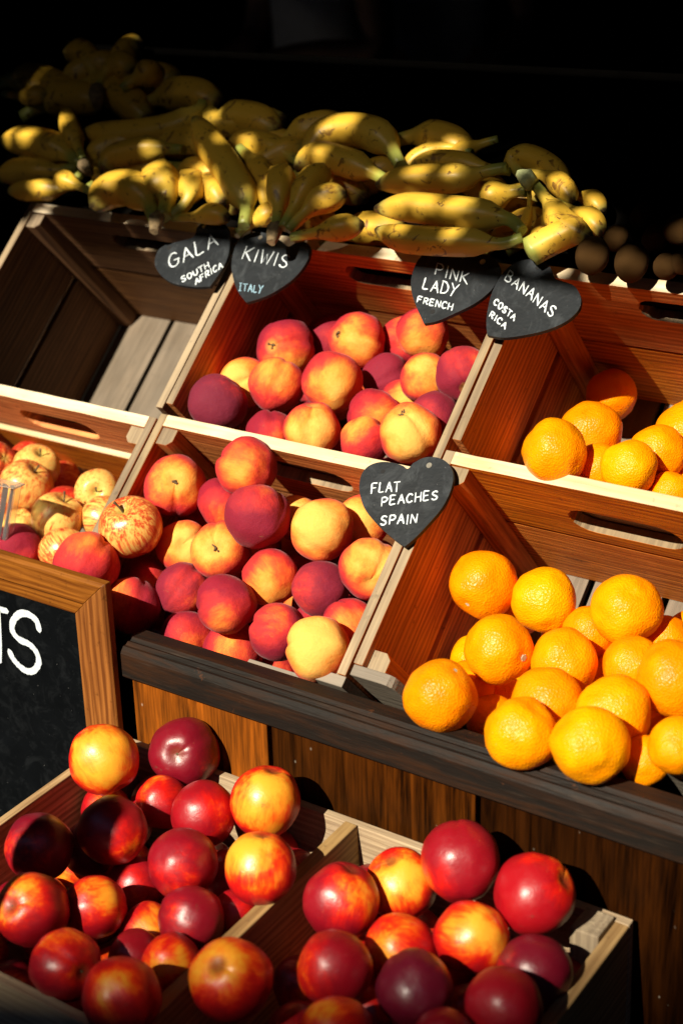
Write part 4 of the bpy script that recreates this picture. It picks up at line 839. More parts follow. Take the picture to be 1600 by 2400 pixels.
('peach', 'LM', (-1.3384, 1.4803, 0.5646), 0.0331, None, (-0.018280028892465605, 0.16063221646596815), 0.89, 0.43, 'peach in deep shade at the bottom of the lower middle crate'),
('orange', 'LR', (-0.7159, 1.5712, 0.6396), 0.0311, None, (-0.40357114406029404, -0.3265117339793876), 0.9, 0.3, 'orange in deep shade at the bottom of the lower right crate'),
('orange', 'LR', (-0.7124, 1.647, 0.6732), 0.0323, None, (-0.3098456626060748, -0.11447285117247497), 0.96, 0.43, 'orange in deep shade at the bottom of the lower right crate'),
('orange', 'LR', (-0.6999, 1.4464, 0.6386), 0.0341, None, (-0.26063448582557913, 0.2660616942730901), 0.76, 0.4, 'orange in deep shade at the bottom of the lower right crate'),
('orange', 'LR', (-0.7457, 1.4979, 0.5829), 0.032, None, (0.3919101627315581, 0.300426061096823), 0.66, 0.45, 'orange in deep shade at the bottom of the lower right crate'),
('orange', 'LR', (-0.6386, 1.4547, 0.5908), 0.031, None, (-0.35092908390034294, 0.34249753040565656), 0.56, 0.47, 'orange in deep shade at the bottom of the lower right crate'),
('orange', 'LR', (-0.8621, 1.6469, 0.6577), 0.0313, None, (-0.11153077705139403, -0.03061409138141169), 0.94, 0.16, 'orange in deep shade at the bottom of the lower right crate'),
('orange', 'LR', (-0.6668, 1.5357, 0.6656), 0.035, None, (0.3603941179038882, 0.10564268032345414), 0.58, 0.46, 'orange in deep shade at the bottom of the lower right crate'),
('orange', 'LR', (-0.5518, 1.5571, 0.6739), 0.0321, None, (0.15082421496673826, 0.20265980293484476), 0.91, 0.26, 'orange in deep shade at the bottom of the lower right crate'),
('orange', 'LR', (-0.8046, 1.5796, 0.6075), 0.0357, None, (-0.3193152619379557, -0.45318403093002924), 0.7, 0.05, 'orange in deep shade at the bottom of the lower right crate'),
('orange', 'LR', (-0.8712, 1.5403, 0.6281), 0.0351, None, (0.015962450128124694, -0.08119527670070315), 0.97, 0.39, 'orange in deep shade at the bottom of the lower right crate'),
('orange', 'LR', (-0.6411, 1.6217, 0.6484), 0.0317, None, (-0.15938518068334884, -0.37977878857065595), 0.59, 0.3, 'orange in deep shade at the bottom of the lower right crate'),
('orange', 'LR', (-0.8045, 1.6591, 0.63), 0.0331, None, (-0.11555269559697534, -0.4457516048343868), 0.58, 0.01, 'orange in deep shade at the bottom of the lower right crate'),
('orange', 'LR', (-0.5507, 1.6345, 0.672), 0.0315, None, (-0.22023604886016868, -0.4579066738095049), 0.92, 0.33, 'orange in deep shade at the bottom of the lower right crate'),
('orange', 'LR', (-0.6304, 1.537, 0.5994), 0.0353, None, (-0.029279206350353193, 0.2808441196037964), 0.73, 0.05, 'orange in deep shade at the bottom of the lower right crate'),
('apple', 'LL', (-1.7133, 1.5259, 0.6624), 0.0289, None, (-0.2773083044700726, -0.027540418626591845), 0.78, 0.44, 'apple in deep shade at the bottom of the left crate'),
('apple', 'LL', (-1.6933, 1.5588, 0.6088), 0.0288, None, (0.2729943458098417, -0.3248411151945697), 0.81, 0.23, 'apple in deep shade at the bottom of the left crate'),
('apple', 'LL', (-1.7206, 1.4302, 0.6524), 0.0293, None, (0.259802867388065, -0.23629483606925306), 0.96, 0.15, 'apple in deep shade at the bottom of the left crate'),
('apple', 'LL', (-1.5781, 1.4431, 0.6237), 0.0296, None, (-0.12445212478360923, 0.39570236980548723), 0.51, 0.41, 'apple in deep shade at the bottom of the left crate'),
('apple', 'LL', (-1.6017, 1.4994, 0.5795), 0.0296, None, (0.4611875194383185, 0.35050796097166115), 0.77, 0.0, 'apple in deep shade at the bottom of the left crate'),
('apple', 'LL', (-1.7266, 1.6137, 0.7156), 0.0299, None, (-0.248296850458526, 0.39914295657502563), 0.84, 0.1, 'apple in deep shade at the bottom of the left crate'),
('apple', 'LL', (-1.4791, 1.4693, 0.6107), 0.0303, None, (0.28440904049640015, -0.058425338370940216), 0.67, 0.16, 'apple in deep shade at the bottom of the left crate'),
('apple', 'LL', (-1.6393, 1.661, 0.6459), 0.0281, None, (0.2873698837133112, 0.4787778994595808), 0.75, 0.41, 'apple in deep shade at the bottom of the left crate'),
('apple', 'LL', (-1.6731, 1.4735, 0.6344), 0.0305, None, (0.4141892076473288, 0.406419073413928), 0.74, 0.03, 'apple in deep shade at the bottom of the left crate'),
('apple', 'LL', (-1.5321, 1.6084, 0.6218), 0.0298, None, (-0.03551125673805877, 0.3517809607383271), 0.6, 0.45, 'apple in deep shade at the bottom of the left crate'),
('apple', 'LL', (-1.4978, 1.5608, 0.6049), 0.0289, None, (0.3058415303530315, -0.394955874821069), 0.97, 0.49, 'apple in deep shade at the bottom of the left crate'),
('apple', 'LL', (-1.6846, 1.639, 0.6834), 0.0293, None, (0.23975473246943457, -0.3078627214432772), 0.81, 0.13, 'apple in deep shade at the bottom of the left crate'),
('apple', 'LL', (-1.4635, 1.5861, 0.6622), 0.0314, None, (0.34377746040715196, 0.2871151367846867), 0.51, 0.44, 'apple in deep shade at the bottom of the left crate'),
('apple', 'LL', (-1.5667, 1.6599, 0.6381), 0.0303, None, (0.23990833973998738, 0.15283481281966038), 0.94, 0.5, 'apple in deep shade at the bottom of the left crate'),
('nectarine', 'TL', (-0.9246, 1.0613, 0.4221), 0.0317, None, (-0.11637752260954615, -0.24614470437889058), 0.87, 0.11, 'nectarine in deep shade at the bottom of the left half of the tray'),
('nectarine', 'TL', (-1.2054, 1.1944, 0.4793), 0.0315, None, (0.055661203902848566, -0.4743415843533392), 0.67, 0.05, 'nectarine in deep shade at the bottom of the left half of the tray'),
('nectarine', 'TL', (-1.1741, 1.0062, 0.4574), 0.0349, None, (-0.08672788017883393, -0.2944659720011541), 0.92, 0.47, 'nectarine in deep shade at the bottom of the left half of the tray'),
('nectarine', 'TL', (-1.0391, 0.9417, 0.4228), 0.033, None, (-0.4271074736066348, 0.16203069843593554), 0.95, 0.33, 'nectarine in deep shade at the bottom of the left half of the tray'),
('nectarine', 'TL', (-1.2083, 1.1327, 0.4359), 0.0343, None, (-0.11958399112103812, 0.20971840247657025), 0.61, 0.44, 'nectarine in deep shade at the bottom of the left half of the tray'),
('nectarine', 'TL', (-1.0181, 1.1146, 0.4405), 0.0319, None, (-0.09104486903523978, -0.422433589013264), 0.74, 0.19, 'nectarine in deep shade at the bottom of the left half of the tray'),
('nectarine', 'TL', (-1.0959, 1.1551, 0.4319), 0.0342, None, (-0.2808529470863931, -0.17360488389416318), 0.83, 0.06, 'nectarine in deep shade at the bottom of the left half of the tray'),
('nectarine', 'TL', (-0.9584, 0.9551, 0.4314), 0.0353, None, (0.2803012389928511, 0.3060018761466453), 0.55, 0.17, 'nectarine in deep shade at the bottom of the left half of the tray'),
('nectarine', 'TL', (-1.0466, 1.1981, 0.4514), 0.0322, None, (-0.07626222673263794, 0.2660586854185728), 0.91, 0.04, 'nectarine in deep shade at the bottom of the left half of the tray'),
('nectarine', 'TL', (-1.1068, 1.2312, 0.4292), 0.0321, None, (-0.1261326375467673, 0.2991838674470829), 0.82, 0.02, 'nectarine in deep shade at the bottom of the left half of the tray'),
('nectarine', 'TL', (-1.0374, 1.017, 0.4138), 0.0341, None, (0.09307586072440421, -0.1985015999705948), 0.56, 0.11, 'nectarine in deep shade at the bottom of the left half of the tray'),
('nectarine', 'TL', (-1.095, 0.9123, 0.4432), 0.0315, None, (-0.22245481150247726, 0.4442886293261409), 0.66, 0.48, 'nectarine in deep shade at the bottom of the left half of the tray'),
('nectarine', 'TL', (-1.2043, 0.9563, 0.4158), 0.0329, None, (-0.18921242952989648, 0.4200192424097505), 0.83, 0.33, 'nectarine in deep shade at the bottom of the left half of the tray'),
('nectarine', 'TL', (-0.941, 1.1569, 0.4267), 0.0315, None, (-0.22835855095292146, -0.11004958455999025), 0.97, 0.39, 'nectarine in deep shade at the bottom of the left half of the tray'),
('nectarine', 'TL', (-1.1222, 1.0682, 0.4296), 0.0354, None, (0.2581993993016879, 0.466758088384868), 0.68, 0.41, 'nectarine in deep shade at the bottom of the left half of the tray'),
('nectarine', 'TL', (-1.165, 1.1829, 0.4124), 0.0352, None, (-0.013796278263100259, -0.4717878436051457), 0.62, 0.01, 'nectarine in deep shade at the bottom of the left half of the tray'),
('nectarine', 'TL', (-1.1157, 0.9711, 0.3993), 0.032, None, (-0.43768181755123947, -0.1243501831840601), 0.72, 0.24, 'nectarine in deep shade at the bottom of the left half of the tray'),
('nectarine', 'TL', (-0.9767, 1.2372, 0.4693), 0.0327, None, (-0.26905992154384606, 0.062327539431892065), 0.69, 0.03, 'nectarine in deep shade at the bottom of the left half of the tray'),
('nectarine', 'TL', (-1.1572, 0.9267, 0.4568), 0.0326, None, (0.052460626138220445, -0.2369107438358884), 0.59, 0.36, 'nectarine in deep shade at the bottom of the left half of the tray'),
('nectarine', 'TL', (-1.006, 1.0425, 0.4733), 0.0324, None, (0.20510177402719998, -0.3622846030155634), 0.58, 0.37, 'nectarine in deep shade at the bottom of the left half of the tray'),
('nectarine', 'TL', (-1.1039, 0.9888, 0.4574), 0.0315, None, (-0.4357205518791821, 0.015453078496416195), 0.64, 0.0, 'nectarine in deep shade at the bottom of the left half of the tray'),
('nectarine', 'TL', (-0.9373, 1.224, 0.4213), 0.033, None, (0.2007009841820322, 0.14973249390055854), 0.95, 0.35, 'nectarine in deep shade at the bottom of the left half of the tray'),
('nectarine', 'TL', (-0.9833, 1.1593, 0.4828), 0.0342, None, (0.2538176058580758, 0.3550719386425516), 0.98, 0.39, 'nectarine in deep shade at the bottom of the left half of the tray'),
('nectarine', 'TL', (-1.0784, 1.1035, 0.4719), 0.0332, None, (-0.05665707919491947, 0.2368948045658109), 0.87, 0.25, 'nectarine in deep shade at the bottom of the left half of the tray'),
('nectarine', 'TL', (-1.1971, 1.0636, 0.4232), 0.0323, None, (0.043536045642171284, -0.4663385480455694), 0.58, 0.23, 'nectarine in deep shade at the bottom of the left half of the tray'),
('nectarine', 'TL', (-0.9857, 1.0689, 0.412), 0.0311, None, (0.04533837092830961, -0.011733589497806007), 0.72, 0.03, 'nectarine in deep shade at the bottom of the left half of the tray'),
('nectarine', 'TL', (-1.2129, 1.2364, 0.4301), 0.0327, None, (0.3912969693687244, 0.4178136467255583), 0.74, 0.04, 'nectarine in deep shade at the bottom of the left half of the tray'),
('nectarine', 'TL', (-0.9928, 1.1927, 0.4189), 0.0311, None, (-0.33699945031877854, -0.13760339872004923), 0.7, 0.04, 'nectarine in deep shade at the bottom of the left half of the tray'),
('nectarine', 'TL', (-1.158, 1.2367, 0.4866), 0.0318, None, (-0.44599126940691924, 0.4647387801537559), 0.9, 0.37, 'nectarine in deep shade at the bottom of the left half of the tray'),
('nectarine', 'TL', (-1.0698, 1.0998, 0.4099), 0.0311, None, (-0.042415284035490886, -0.2024079740129281), 0.91, 0.29, 'nectarine in deep shade at the bottom of the left half of the tray'),
('nectarine', 'TL', (-0.9253, 1.2041, 0.4824), 0.0319, None, (0.43398960824072497, -0.24263065859180177), 0.78, 0.5, 'nectarine in deep shade at the bottom of the left half of the tray'),
('nectarine', 'TL', (-1.1419, 0.9119, 0.395), 0.0329, None, (0.38657615134761003, -0.2588982946592201), 0.9, 0.42, 'nectarine in deep shade at the bottom of the left half of the tray'),
('nectarine', 'TR', (-0.7087, 1.0085, 0.4258), 0.035, None, (-0.1760217503335475, -0.09259003938674959), 0.55, 0.16, 'nectarine in deep shade at the bottom of the right half of the tray'),
('nectarine', 'TR', (-0.5914, 1.0197, 0.4474), 0.0318, None, (0.2360889938978027, -0.4638370114769459), 0.62, 0.28, 'nectarine in deep shade at the bottom of the right half of the tray'),
('nectarine', 'TR', (-0.814, 0.976, 0.4318), 0.0319, None, (0.3378084134465428, -0.17461304420956303), 0.73, 0.08, 'nectarine in deep shade at the bottom of the right half of the tray'),
('nectarine', 'TR', (-0.8155, 1.0847, 0.4128), 0.0316, None, (-0.4128058653665396, -0.1178984080357478), 0.74, 0.48, 'nectarine in deep shade at the bottom of the right half of the tray'),
('nectarine', 'TR', (-0.6973, 1.104, 0.4265), 0.0345, None, (0.36314658959749346, -0.4820352466838519), 1.0, 0.04, 'nectarine in deep shade at the bottom of the right half of the tray'),
('nectarine', 'TR', (-0.6438, 1.2203, 0.4513), 0.0328, None, (-0.21395842728478698, 0.3397682657015202), 0.97, 0.43, 'nectarine in deep shade at the bottom of the right half of the tray'),
('nectarine', 'TR', (-0.6569, 0.9943, 0.4719), 0.0333, None, (0.37757212131186, -0.4232524516084438), 0.97, 0.45, 'nectarine in deep shade at the bottom of the right half of the tray'),
('nectarine', 'TR', (-0.7862, 1.1243, 0.4734), 0.0351, None, (0.14961877130557755, 0.46167225065180983), 0.59, 0.24, 'nectarine in deep shade at the bottom of the right half of the tray'),
('nectarine', 'TR', (-0.7713, 1.2276, 0.4431), 0.0336, None, (0.42514390896452947, -0.29197838067373627), 0.91, 0.22, 'nectarine in deep shade at the bottom of the right half of the tray'),
('nectarine', 'TR', (-0.5885, 1.1341, 0.4222), 0.0348, None, (-0.05528673514466553, -0.4816767645576797), 0.69, 0.23, 'nectarine in deep shade at the bottom of the right half of the tray'),
('nectarine', 'TR', (-0.7312, 0.9243, 0.4519), 0.0313, None, (0.49674412778845833, -0.09840678379889634), 0.6, 0.36, 'nectarine in deep shade at the bottom of the right half of the tray'),
('nectarine', 'TR', (-0.7057, 1.1815, 0.4675), 0.033, None, (-0.4269199764184427, 0.26541011934715975), 0.78, 0.08, 'nectarine in deep shade at the bottom of the right half of the tray'),
('nectarine', 'TR', (-0.8064, 0.9115, 0.4613), 0.0311, None, (-0.18008362070650918, -0.24297192837059112), 0.63, 0.36, 'nectarine in deep shade at the bottom of the right half of the tray'),
('nectarine', 'TR', (-0.8232, 1.1746, 0.4262), 0.0312, None, (-0.4222529024605629, 0.42972686505037483), 0.65, 0.04, 'nectarine in deep shade at the bottom of the right half of the tray'),
('nectarine', 'TR', (-0.8065, 1.0615, 0.4745), 0.0323, None, (0.32738365359740784, 0.2679308660767964), 0.74, 0.47, 'nectarine in deep shade at the bottom of the right half of the tray'),
('nectarine', 'TR', (-0.7082, 1.2342, 0.4259), 0.0334, None, (-0.12729967277710386, 0.16671697958123455), 0.64, 0.13, 'nectarine in deep shade at the bottom of the right half of the tray'),
('nectarine', 'TR', (-0.7737, 1.0336, 0.413), 0.0311, None, (-0.006313386756224837, -0.21490288788721024), 0.75, 0.14, 'nectarine in deep shade at the bottom of the right half of the tray'),
('nectarine', 'TR', (-0.6406, 1.0623, 0.4625), 0.0323, None, (0.2475358383303402, 0.3461162952535374), 0.93, 0.02, 'nectarine in deep shade at the bottom of the right half of the tray'),
('nectarine', 'TR', (-0.5938, 0.9135, 0.4287), 0.0323, None, (-0.4486359818010385, -0.11473637148867888), 0.99, 0.02, 'nectarine in deep shade at the bottom of the right half of the tray'),
('nectarine', 'TR', (-0.6363, 1.01, 0.403), 0.0317, None, (-0.23995895021042846, -0.03380467413657251), 0.67, 0.38, 'nectarine in deep shade at the bottom of the right half of the tray'),
('nectarine', 'TR', (-0.8047, 0.9221, 0.397), 0.0316, None, (0.18090958769900356, -0.07023124668645331), 0.85, 0.06, 'nectarine in deep shade at the bottom of the right half of the tray'),
('nectarine', 'TR', (-0.5806, 1.2233, 0.4627), 0.0334, None, (0.46208565240490473, 0.0496278516933516), 0.97, 0.15, 'nectarine in deep shade at the bottom of the right half of the tray'),
('nectarine', 'TR', (-0.642, 1.1372, 0.4595), 0.0312, None, (0.21453801827256125, 0.29850676822344124), 0.67, 0.28, 'nectarine in deep shade at the bottom of the right half of the tray'),
('nectarine', 'TR', (-0.766, 0.9993, 0.4701), 0.035, None, (-0.2815539350939199, 0.2931996039457242), 0.89, 0.24, 'nectarine in deep shade at the bottom of the right half of the tray'),
('nectarine', 'TR', (-0.7677, 1.1338, 0.4104), 0.0321, None, (0.07340366852346492, -0.35430657681568833), 0.88, 0.12, 'nectarine in deep shade at the bottom of the right half of the tray'),
('nectarine', 'TR', (-0.6616, 0.9313, 0.4329), 0.0321, None, (0.1796759070778986, -0.03171659529778559), 0.67, 0.17, 'nectarine in deep shade at the bottom of the right half of the tray'),
('nectarine', 'TR', (-0.825, 1.2192, 0.4855), 0.0346, None, (0.19237851005768214, 0.019073610604199875), 0.97, 0.31, 'nectarine in deep shade at the bottom of the right half of the tray'),
('nectarine', 'TR', (-0.6717, 1.166, 0.4143), 0.0318, None, (-0.22656804785134543, -0.019370835629948013), 0.71, 0.24, 'nectarine in deep shade at the bottom of the right half of the tray'),
('nectarine', 'TR', (-0.7215, 0.9506, 0.3972), 0.0323, None, (-0.2659682497356095, 0.1446306733232796), 0.99, 0.06, 'nectarine in deep shade at the bottom of the right half of the tray'),
('nectarine', 'TR', (-0.5784, 0.977, 0.404), 0.0321, None, (0.011896506721842282, 0.34808360347582845), 0.97, 0.3, 'nectarine in deep shade at the bottom of the right half of the tray'),
]

def round_mesh(kind, seed, seg=44, rings=30):
    rnd = random.Random(seed); off = Vector((rnd.uniform(-50, 50), rnd.uniform(-50, 50), rnd.uniform(-50, 50)))
    bm = bmesh.new(); vs = []
    def P(th, ph):
        d = Vector((math.sin(th)*math.cos(ph), math.sin(th)*math.sin(ph), math.cos(th)))
        lump = mnoise.noise(d*1.1+off)*.085 + mnoise.noise(d*2.4+off)*.03
        dph = abs((ph+math.pi) % (2*math.pi)-math.pi)
        if kind == 'peach':
            r = 1 + lump - .20*math.exp(-(th/.27)**2) - .105*math.exp(-(dph/.15)**2)*max(0, math.cos(th*.5))**.7*math.sin(th)**.5 + .05*math.exp(-((math.pi-th)/.25)**2)
            z = .96
        elif kind == 'nectarine':
            r = 1 + lump*.8 - .15*math.exp(-(th/.30)**2) - .045*math.exp(-(dph/.15)**2)*max(0, math.cos(th*.5))*math.sin(th)**.5 - .05*math.exp(-((math.pi-th)/.25)**2)
            z = 1.03
        elif kind == 'apple':
            r = 1 + lump*.6 - .34*math.exp(-(th/.33)**2) - .20*math.exp(-((math.pi-th)/.30)**2) + .03*math.cos(5*ph)*(th/math.pi)**2 + .05*math.sin(th)*math.cos(th)
            z = .97
        else:
            r = 1 + lump*1.05 + mnoise.noise(d*7+off)*.008 - .06*math.exp(-(th/.22)**2) - .05*math.exp(-((math.pi-th)/.2)**2)
            z = .97
        p = d*r; p.z *= z; return p*1.0
    top = bm.verts.new(P(0, 0)); bot = bm.verts.new(P(math.pi, 0))
    for i in range(1, rings):
        th = math.pi*(i/rings)**1.0
        vs.append([bm.verts.new(P(th, 2*math.pi*j/seg)) for j in range(seg)])
    for j in range(seg):
        bm.faces.new((top, vs[0][j], vs[0][(j+1) % seg])); bm.faces.new((bot, vs[-1][(j+1) % seg], vs[-1][j]))
        for i in range(len(vs)-1): bm.faces.new((vs[i][j], vs[i+1][j], vs[i+1][(j+1) % seg], vs[i][(j+1) % seg]))
    s = sum(v.co.length for v in bm.verts)/len(bm.verts)
    for v in bm.verts: v.co /= s
    me = bpy.data.meshes.new(kind); bm.to_mesh(me); bm.free(); me.materials.append(M[kind])
    me.polygons.foreach_set('use_smooth', [True]*len(me.polygons)); return me
VAR = {k: [round_mesh(k, i*13+5) for i in range(n)] for k, n in (('peach', 6), ('nectarine', 5), ('apple', 4), ('orange', 6))}
def stem_bm(kind, rnd):
    bm = bmesh.new()
    if kind == 'apple':
        a = rnd.uniform(0, 6.28); path = [(0, 0, .58), (.03*math.cos(a), .03*math.sin(a), .8), (.10*math.cos(a), .10*math.sin(a), 1.02), (.17*math.cos(a), .17*math.sin(a), 1.16)]
        tube(bm, catmull(path, 4), [.035]*9+[.04, .045, .05, .055], 8)
    elif kind == 'orange':
        ring = []
        for i in range(12):
            a = i*math.pi/6; r = .085+.025*(i % 2)+rnd.uniform(-.01, .01); ring.append(np.array([r*math.cos(a), r*math.sin(a), .875]))
        bm.free(); bm = prism(ring, np.array([0, 0, .07]))
    elif kind == 'peach':
        for i in range(4):
            a = rnd.uniform(0, 6.28); r = rnd.uniform(.03, .12); c = np.array([r*math.cos(a), r*math.sin(a), .80])
            tube(bm, [c, c+np.array([rnd.uniform(-.06, .06), rnd.uniform(-.06, .06), .06]), c+np.array([rnd.uniform(-.1, .1), rnd.uniform(-.1, .1), .10])], [.045, .04, .02], 6)
    else:
        tube(bm, [(0, 0, .76), (0.01, 0, .84), (.02, .01, .89)], [.06, .05, .035], 8)
    return bm
cat_group = {'peach': 'peaches heaped in the crates', 'apple': 'apples in the left crate', 'orange': 'oranges heaped in the right crates', 'nectarine': 'nectarines heaped in the tray'}
camv = Vector(CAM)
rightv, upv = Vector(R[0]), Vector(-R[1])
for idx, (kind, reg, c, r, stem, patch, b, pu, label) in enumerate(FRUIT):
    rnd = random.Random(1000+idx*7)
    me = VAR[kind][rnd.randrange(len(VAR[kind]))]
    if 'lumpy' in label: me = round_mesh(kind, 901)
    o = bpy.data.objects.new(kind, me); COL.objects.link(o)
    C = Vector(c); view = (camv-C).normalized()
    rx = (rightv - view*rightv.dot(view)).normalized(); ry = view.cross(rx)
    def vdir(x, y, hidden=False):
        m = x*x+y*y
        z = math.sqrt(max(0, 1-m)) if m < 1 else -.15
        return (rx*x - ry*y + view*(-abs(z) if hidden else z)).normalized()
    if stem: sdir = vdir(*stem)
    else:
        a = rnd.uniform(0, 6.28); q = rnd.uniform(.6, 1.0); sdir = (rx*math.cos(a)*q + ry*math.sin(a)*q - view*rnd.uniform(.35, .8)).normalized()
    if any(w in label for w in ('cleft', 'fold', 'split', 'line')) or (kind in ('peach', 'nectarine') and rnd.random() < .4): xd = (view*.8 + rx*rnd.uniform(-.4, .4) + ry*.2)
    else: xd = Vector((rnd.gauss(0, 1), rnd.gauss(0, 1), rnd.gauss(0, 1)))
    xd = (xd - sdir*xd.dot(sdir)).normalized(); yd = sdir.cross(xd)
    mat = Matrix((xd, yd, sdir)).transposed().to_4x4()
    o.matrix_world = Matrix.Translation(C) @ mat @ Matrix.Scale(r, 4)
    if patch:
        pd = vdir(*patch); pl = Vector((pd.dot(xd), pd.dot(yd), pd.dot(sdir)))
    else: pl = Vector((1, 0, 0))
    o.color = ((pl.x+1)/2, (pl.y+1)/2, (pl.z+1)/2, b); o.pass_index = int(round(pu*100))
    tag(o, label, kind, ('hidden %ss' % kind if 'deep shade at the bottom' in label else cat_group[kind]))
    if stem and math.hypot(*stem) < 1.05:
        if kind == 'peach' and not any(w in label for w in ('stem', 'scab', 'dimple', 'hole')): continue
        sm = stem_bm(kind, rnd)
        so_ = obj('stem' if kind == 'apple' else 'stem_scar' if kind != 'orange' else 'stem_button', sm, M['button'] if kind == 'orange' else M['stem'], o)

# ------------------------------------------------------------------ bananas
def bpt(x, y, lift=0.0):
    p = hit(x, y, BP0, BN); d = (CAM-p)/np.linalg.norm(CAM-p); return p + d*lift
def five(a): return 1 + .06*math.cos(5*a) + .012*math.cos(10*a)
BAN = []
def banana_bm(pts, rpx, lift, neck=True, tip=True, sides=15):
    P = []
    for q in pts:
        P.append(bpt(q[0], q[1], lift + (q[2] if len(q) > 2 else 0)))
    path = catmull(P, max(3, 26//len(P)))
    n = len(path); mid = path[n//2]; r = rpx*1.10*(R[2] @ (mid-CAM))/FPX
    L = sum(np.linalg.norm(path[i+1]-path[i]) for i in range(n-1)); acc = 0; rad_ = []
    # the stalk is about 3 cm long whatever the finger's length
    nk = min(.30, .032/L) if neck else 0.02
    for i in range(n):
        t = acc/L
        if t < nk: q = .36+.06*(t/nk)
        elif t < nk*2.2: s = (t-nk)/(nk*1.2); q = .42+.58*(s*s*(3-2*s))
        elif t < .72: q = 1.0
        else:
            s = (t-.72)/.28; q = 1-.78*s**2.2
        rad_.append(r*q)
        if i < n-1: acc += np.linalg.norm(path[i+1]-path[i])
    BAN.extend((p, r) for p in path[::3])
    bm = bmesh.new(); uv = bm.loops.layers.uv.new('UVMap')
    tube(bm, path, rad_, sides, five, uv)
    return bm
def crown_bm(x, y, rpx, lift, dirpx=(0, 1)):
    p = bpt(x, y, lift); q = bpt(x+dirpx[0]*rpx*1.6, y+dirpx[1]*rpx*1.6, lift+.004); r = rpx*(R[2] @ (p-CAM))/FPX
    bm = bmesh.new(); path = [p+(q-p)*t for t in (-.5, -.1, .3, .7, 1)]
    tube(bm, path, [r*.9, r*1.15, r*1.0, r*.75, r*.6], 9, lambda a: 1+.12*math.cos(3*a+1)); return bm
z1 = lambda *p: (p[0]/1.96, p[1]/1.96) + tuple(p[2:])
z2 = lambda *p: (800+p[0]/1.96, p[1]/1.96) + tuple(p[2:])
def bunch(label, zf, fingers, crown=None, green=False, group='banana bunches along the top of the stall'):
    first = zf(*fingers[0][0][0])
    base = bpt(first[0], first[1], -.02)
    single = len(fingers) == 1 and not crown
    if single:
        pts, rz, lift = fingers[0][:3]
        bm = banana_bm([zf(*p) for p in pts], rz/1.96 if zf(1, 0)[0] != 1 else rz, lift, len(fingers[0]) < 4)
        for v in bm.verts: v.co -= Vector(base)
        o = obj('banana', bm, M['banana']); o.location = base; tag(o, label, 'banana', 'bananas deep in the heap' if 'deep under' in label else 'loose bananas'); return o
    root = empty('banana_bunch', Matrix.Translation(base), label, 'bananas', group)
    for pts, rz, lift in fingers:
        o = obj('banana', banana_bm([zf(*p) for p in pts], rz/1.96, lift), M['banana'], root); o.matrix_parent_inverse = root.matrix_world.inverted()
    if crown:
        x, y, rz, lift, d = crown; X, Y = zf(x, y)
        o = obj('crown', crown_bm(X, Y, rz/1.96, lift, d), M['crown_green' if green else 'crown'], root); o.matrix_parent_inverse = root.matrix_world.inverted()
    return root
bunch('banana bunch with a brown stub hanging over the rim of the empty crate', z1, [
    ([(712, 1010), (676, 915), (600, 868), (500, 885), (425, 965)], 76, .075),
    ([(752, 1000), (768, 905, .0), (742, 840, .005), (735, 805, -.06)], 82, .07),
    ([(788, 995), (845, 945), (878, 880), (872, 820, -.06)], 66, .055),
    ([(792, 1000), (890, 998), (975, 985), (1055, 1000)], 46, .05),
    ([(800, 900, -.03), (850, 775), (930, 775), (995, 830)], 46, .01),
    ([(820, 900, -.03), (920, 850), (985, 870), (1025, 940)], 56, .02)], (722, 1010, 34, .075, (-.25, 1)))
bunch('banana bunch with green necks fanning up above the KIWIS heart', z1, [
    ([(1268, 1050), (1285, 930), (1290, 840), (1296, 775, -.02)], 64, .085),
    ([(1300, 1050), (1370, 930), (1440, 830), (1490, 770, -.02)], 62, .09),
    ([(1320, 1060), (1400, 980), (1480, 915), (1590, 890)], 62, .085),
    ([(1340, 1090), (1430, 1075), (1540, 1055), (1670, 1030)], 56, .08),
    ([(1250, 1010), (1222, 940), (1225, 860), (1262, 790)], 44, .04),
    ([(1090, 1070), (1150, 1030), (1220, 990), (1290, 940)], 48, .04)], (1262, 1060, 34, .085, (-.3, 1)))
bunch('long single looking banana standing diagonally in the middle of the bananas', z1, [([(895, 545), (960, 650), (1060, 790), (1130, 930), (1120, 1040)][::-1], 68, .06)])
bunch('long horizontal pair of bananas lying along the back', z1, [
    ([(945, 420), (925, 500), (850, 570), (700, 610), (520, 625), (375, 615)], 62, .0),
    ([(955, 430), (980, 560), (1080, 575), (1200, 552), (1320, 545)], 54, -.02)], (940, 430, 26, .0, (0, -1)))
bunch('arched banana with a dried brown stalk above the empty crate', z1, [([(845, 690), (730, 682), (620, 700), (520, 730), (470, 800)], 56, .035)])
bunch('banana bunch with pale necks at the far left', z1, [
    ([(375, 750), (275, 690), (150, 655), (10, 640)], 64, .03),
    ([(385, 735), (345, 640), (315, 560), (308, 500)], 44, .045),
    ([(360, 770), (240, 790), (110, 790), (-10, 800)], 56, .02),
    ([(370, 800), (290, 865), (170, 870), (40, 880)], 46, .03),
    ([(420, 880), (350, 850), (290, 825), (255, 805)], 42, .04),
    ([(400, 760), (440, 790), (470, 840)], 30, .02)], (390, 765, 26, .045, (.5, .8)))
bunch('three curved bananas with one sunlit shoulder behind the diagonal one', z1, [
    ([(1040, 690), (1110, 650), (1210, 665), (1320, 710), (1390, 760)][::-1], 52, .0),
    ([(1100, 680), (1160, 740), (1220, 830), (1250, 920)], 58, .02),
    ([(1080, 605), (1180, 612), (1280, 625), (1375, 645)], 30, -.02)])
bunch('big arched banana pair in the top middle of the pile', z1, [
    ([(1840, 760), (1770, 650), (1650, 605), (1500, 620), (1395, 730)], 72, .03),
    ([(1790, 840), (1700, 790), (1560, 740), (1440, 720), (1355, 780)], 62, .05)])
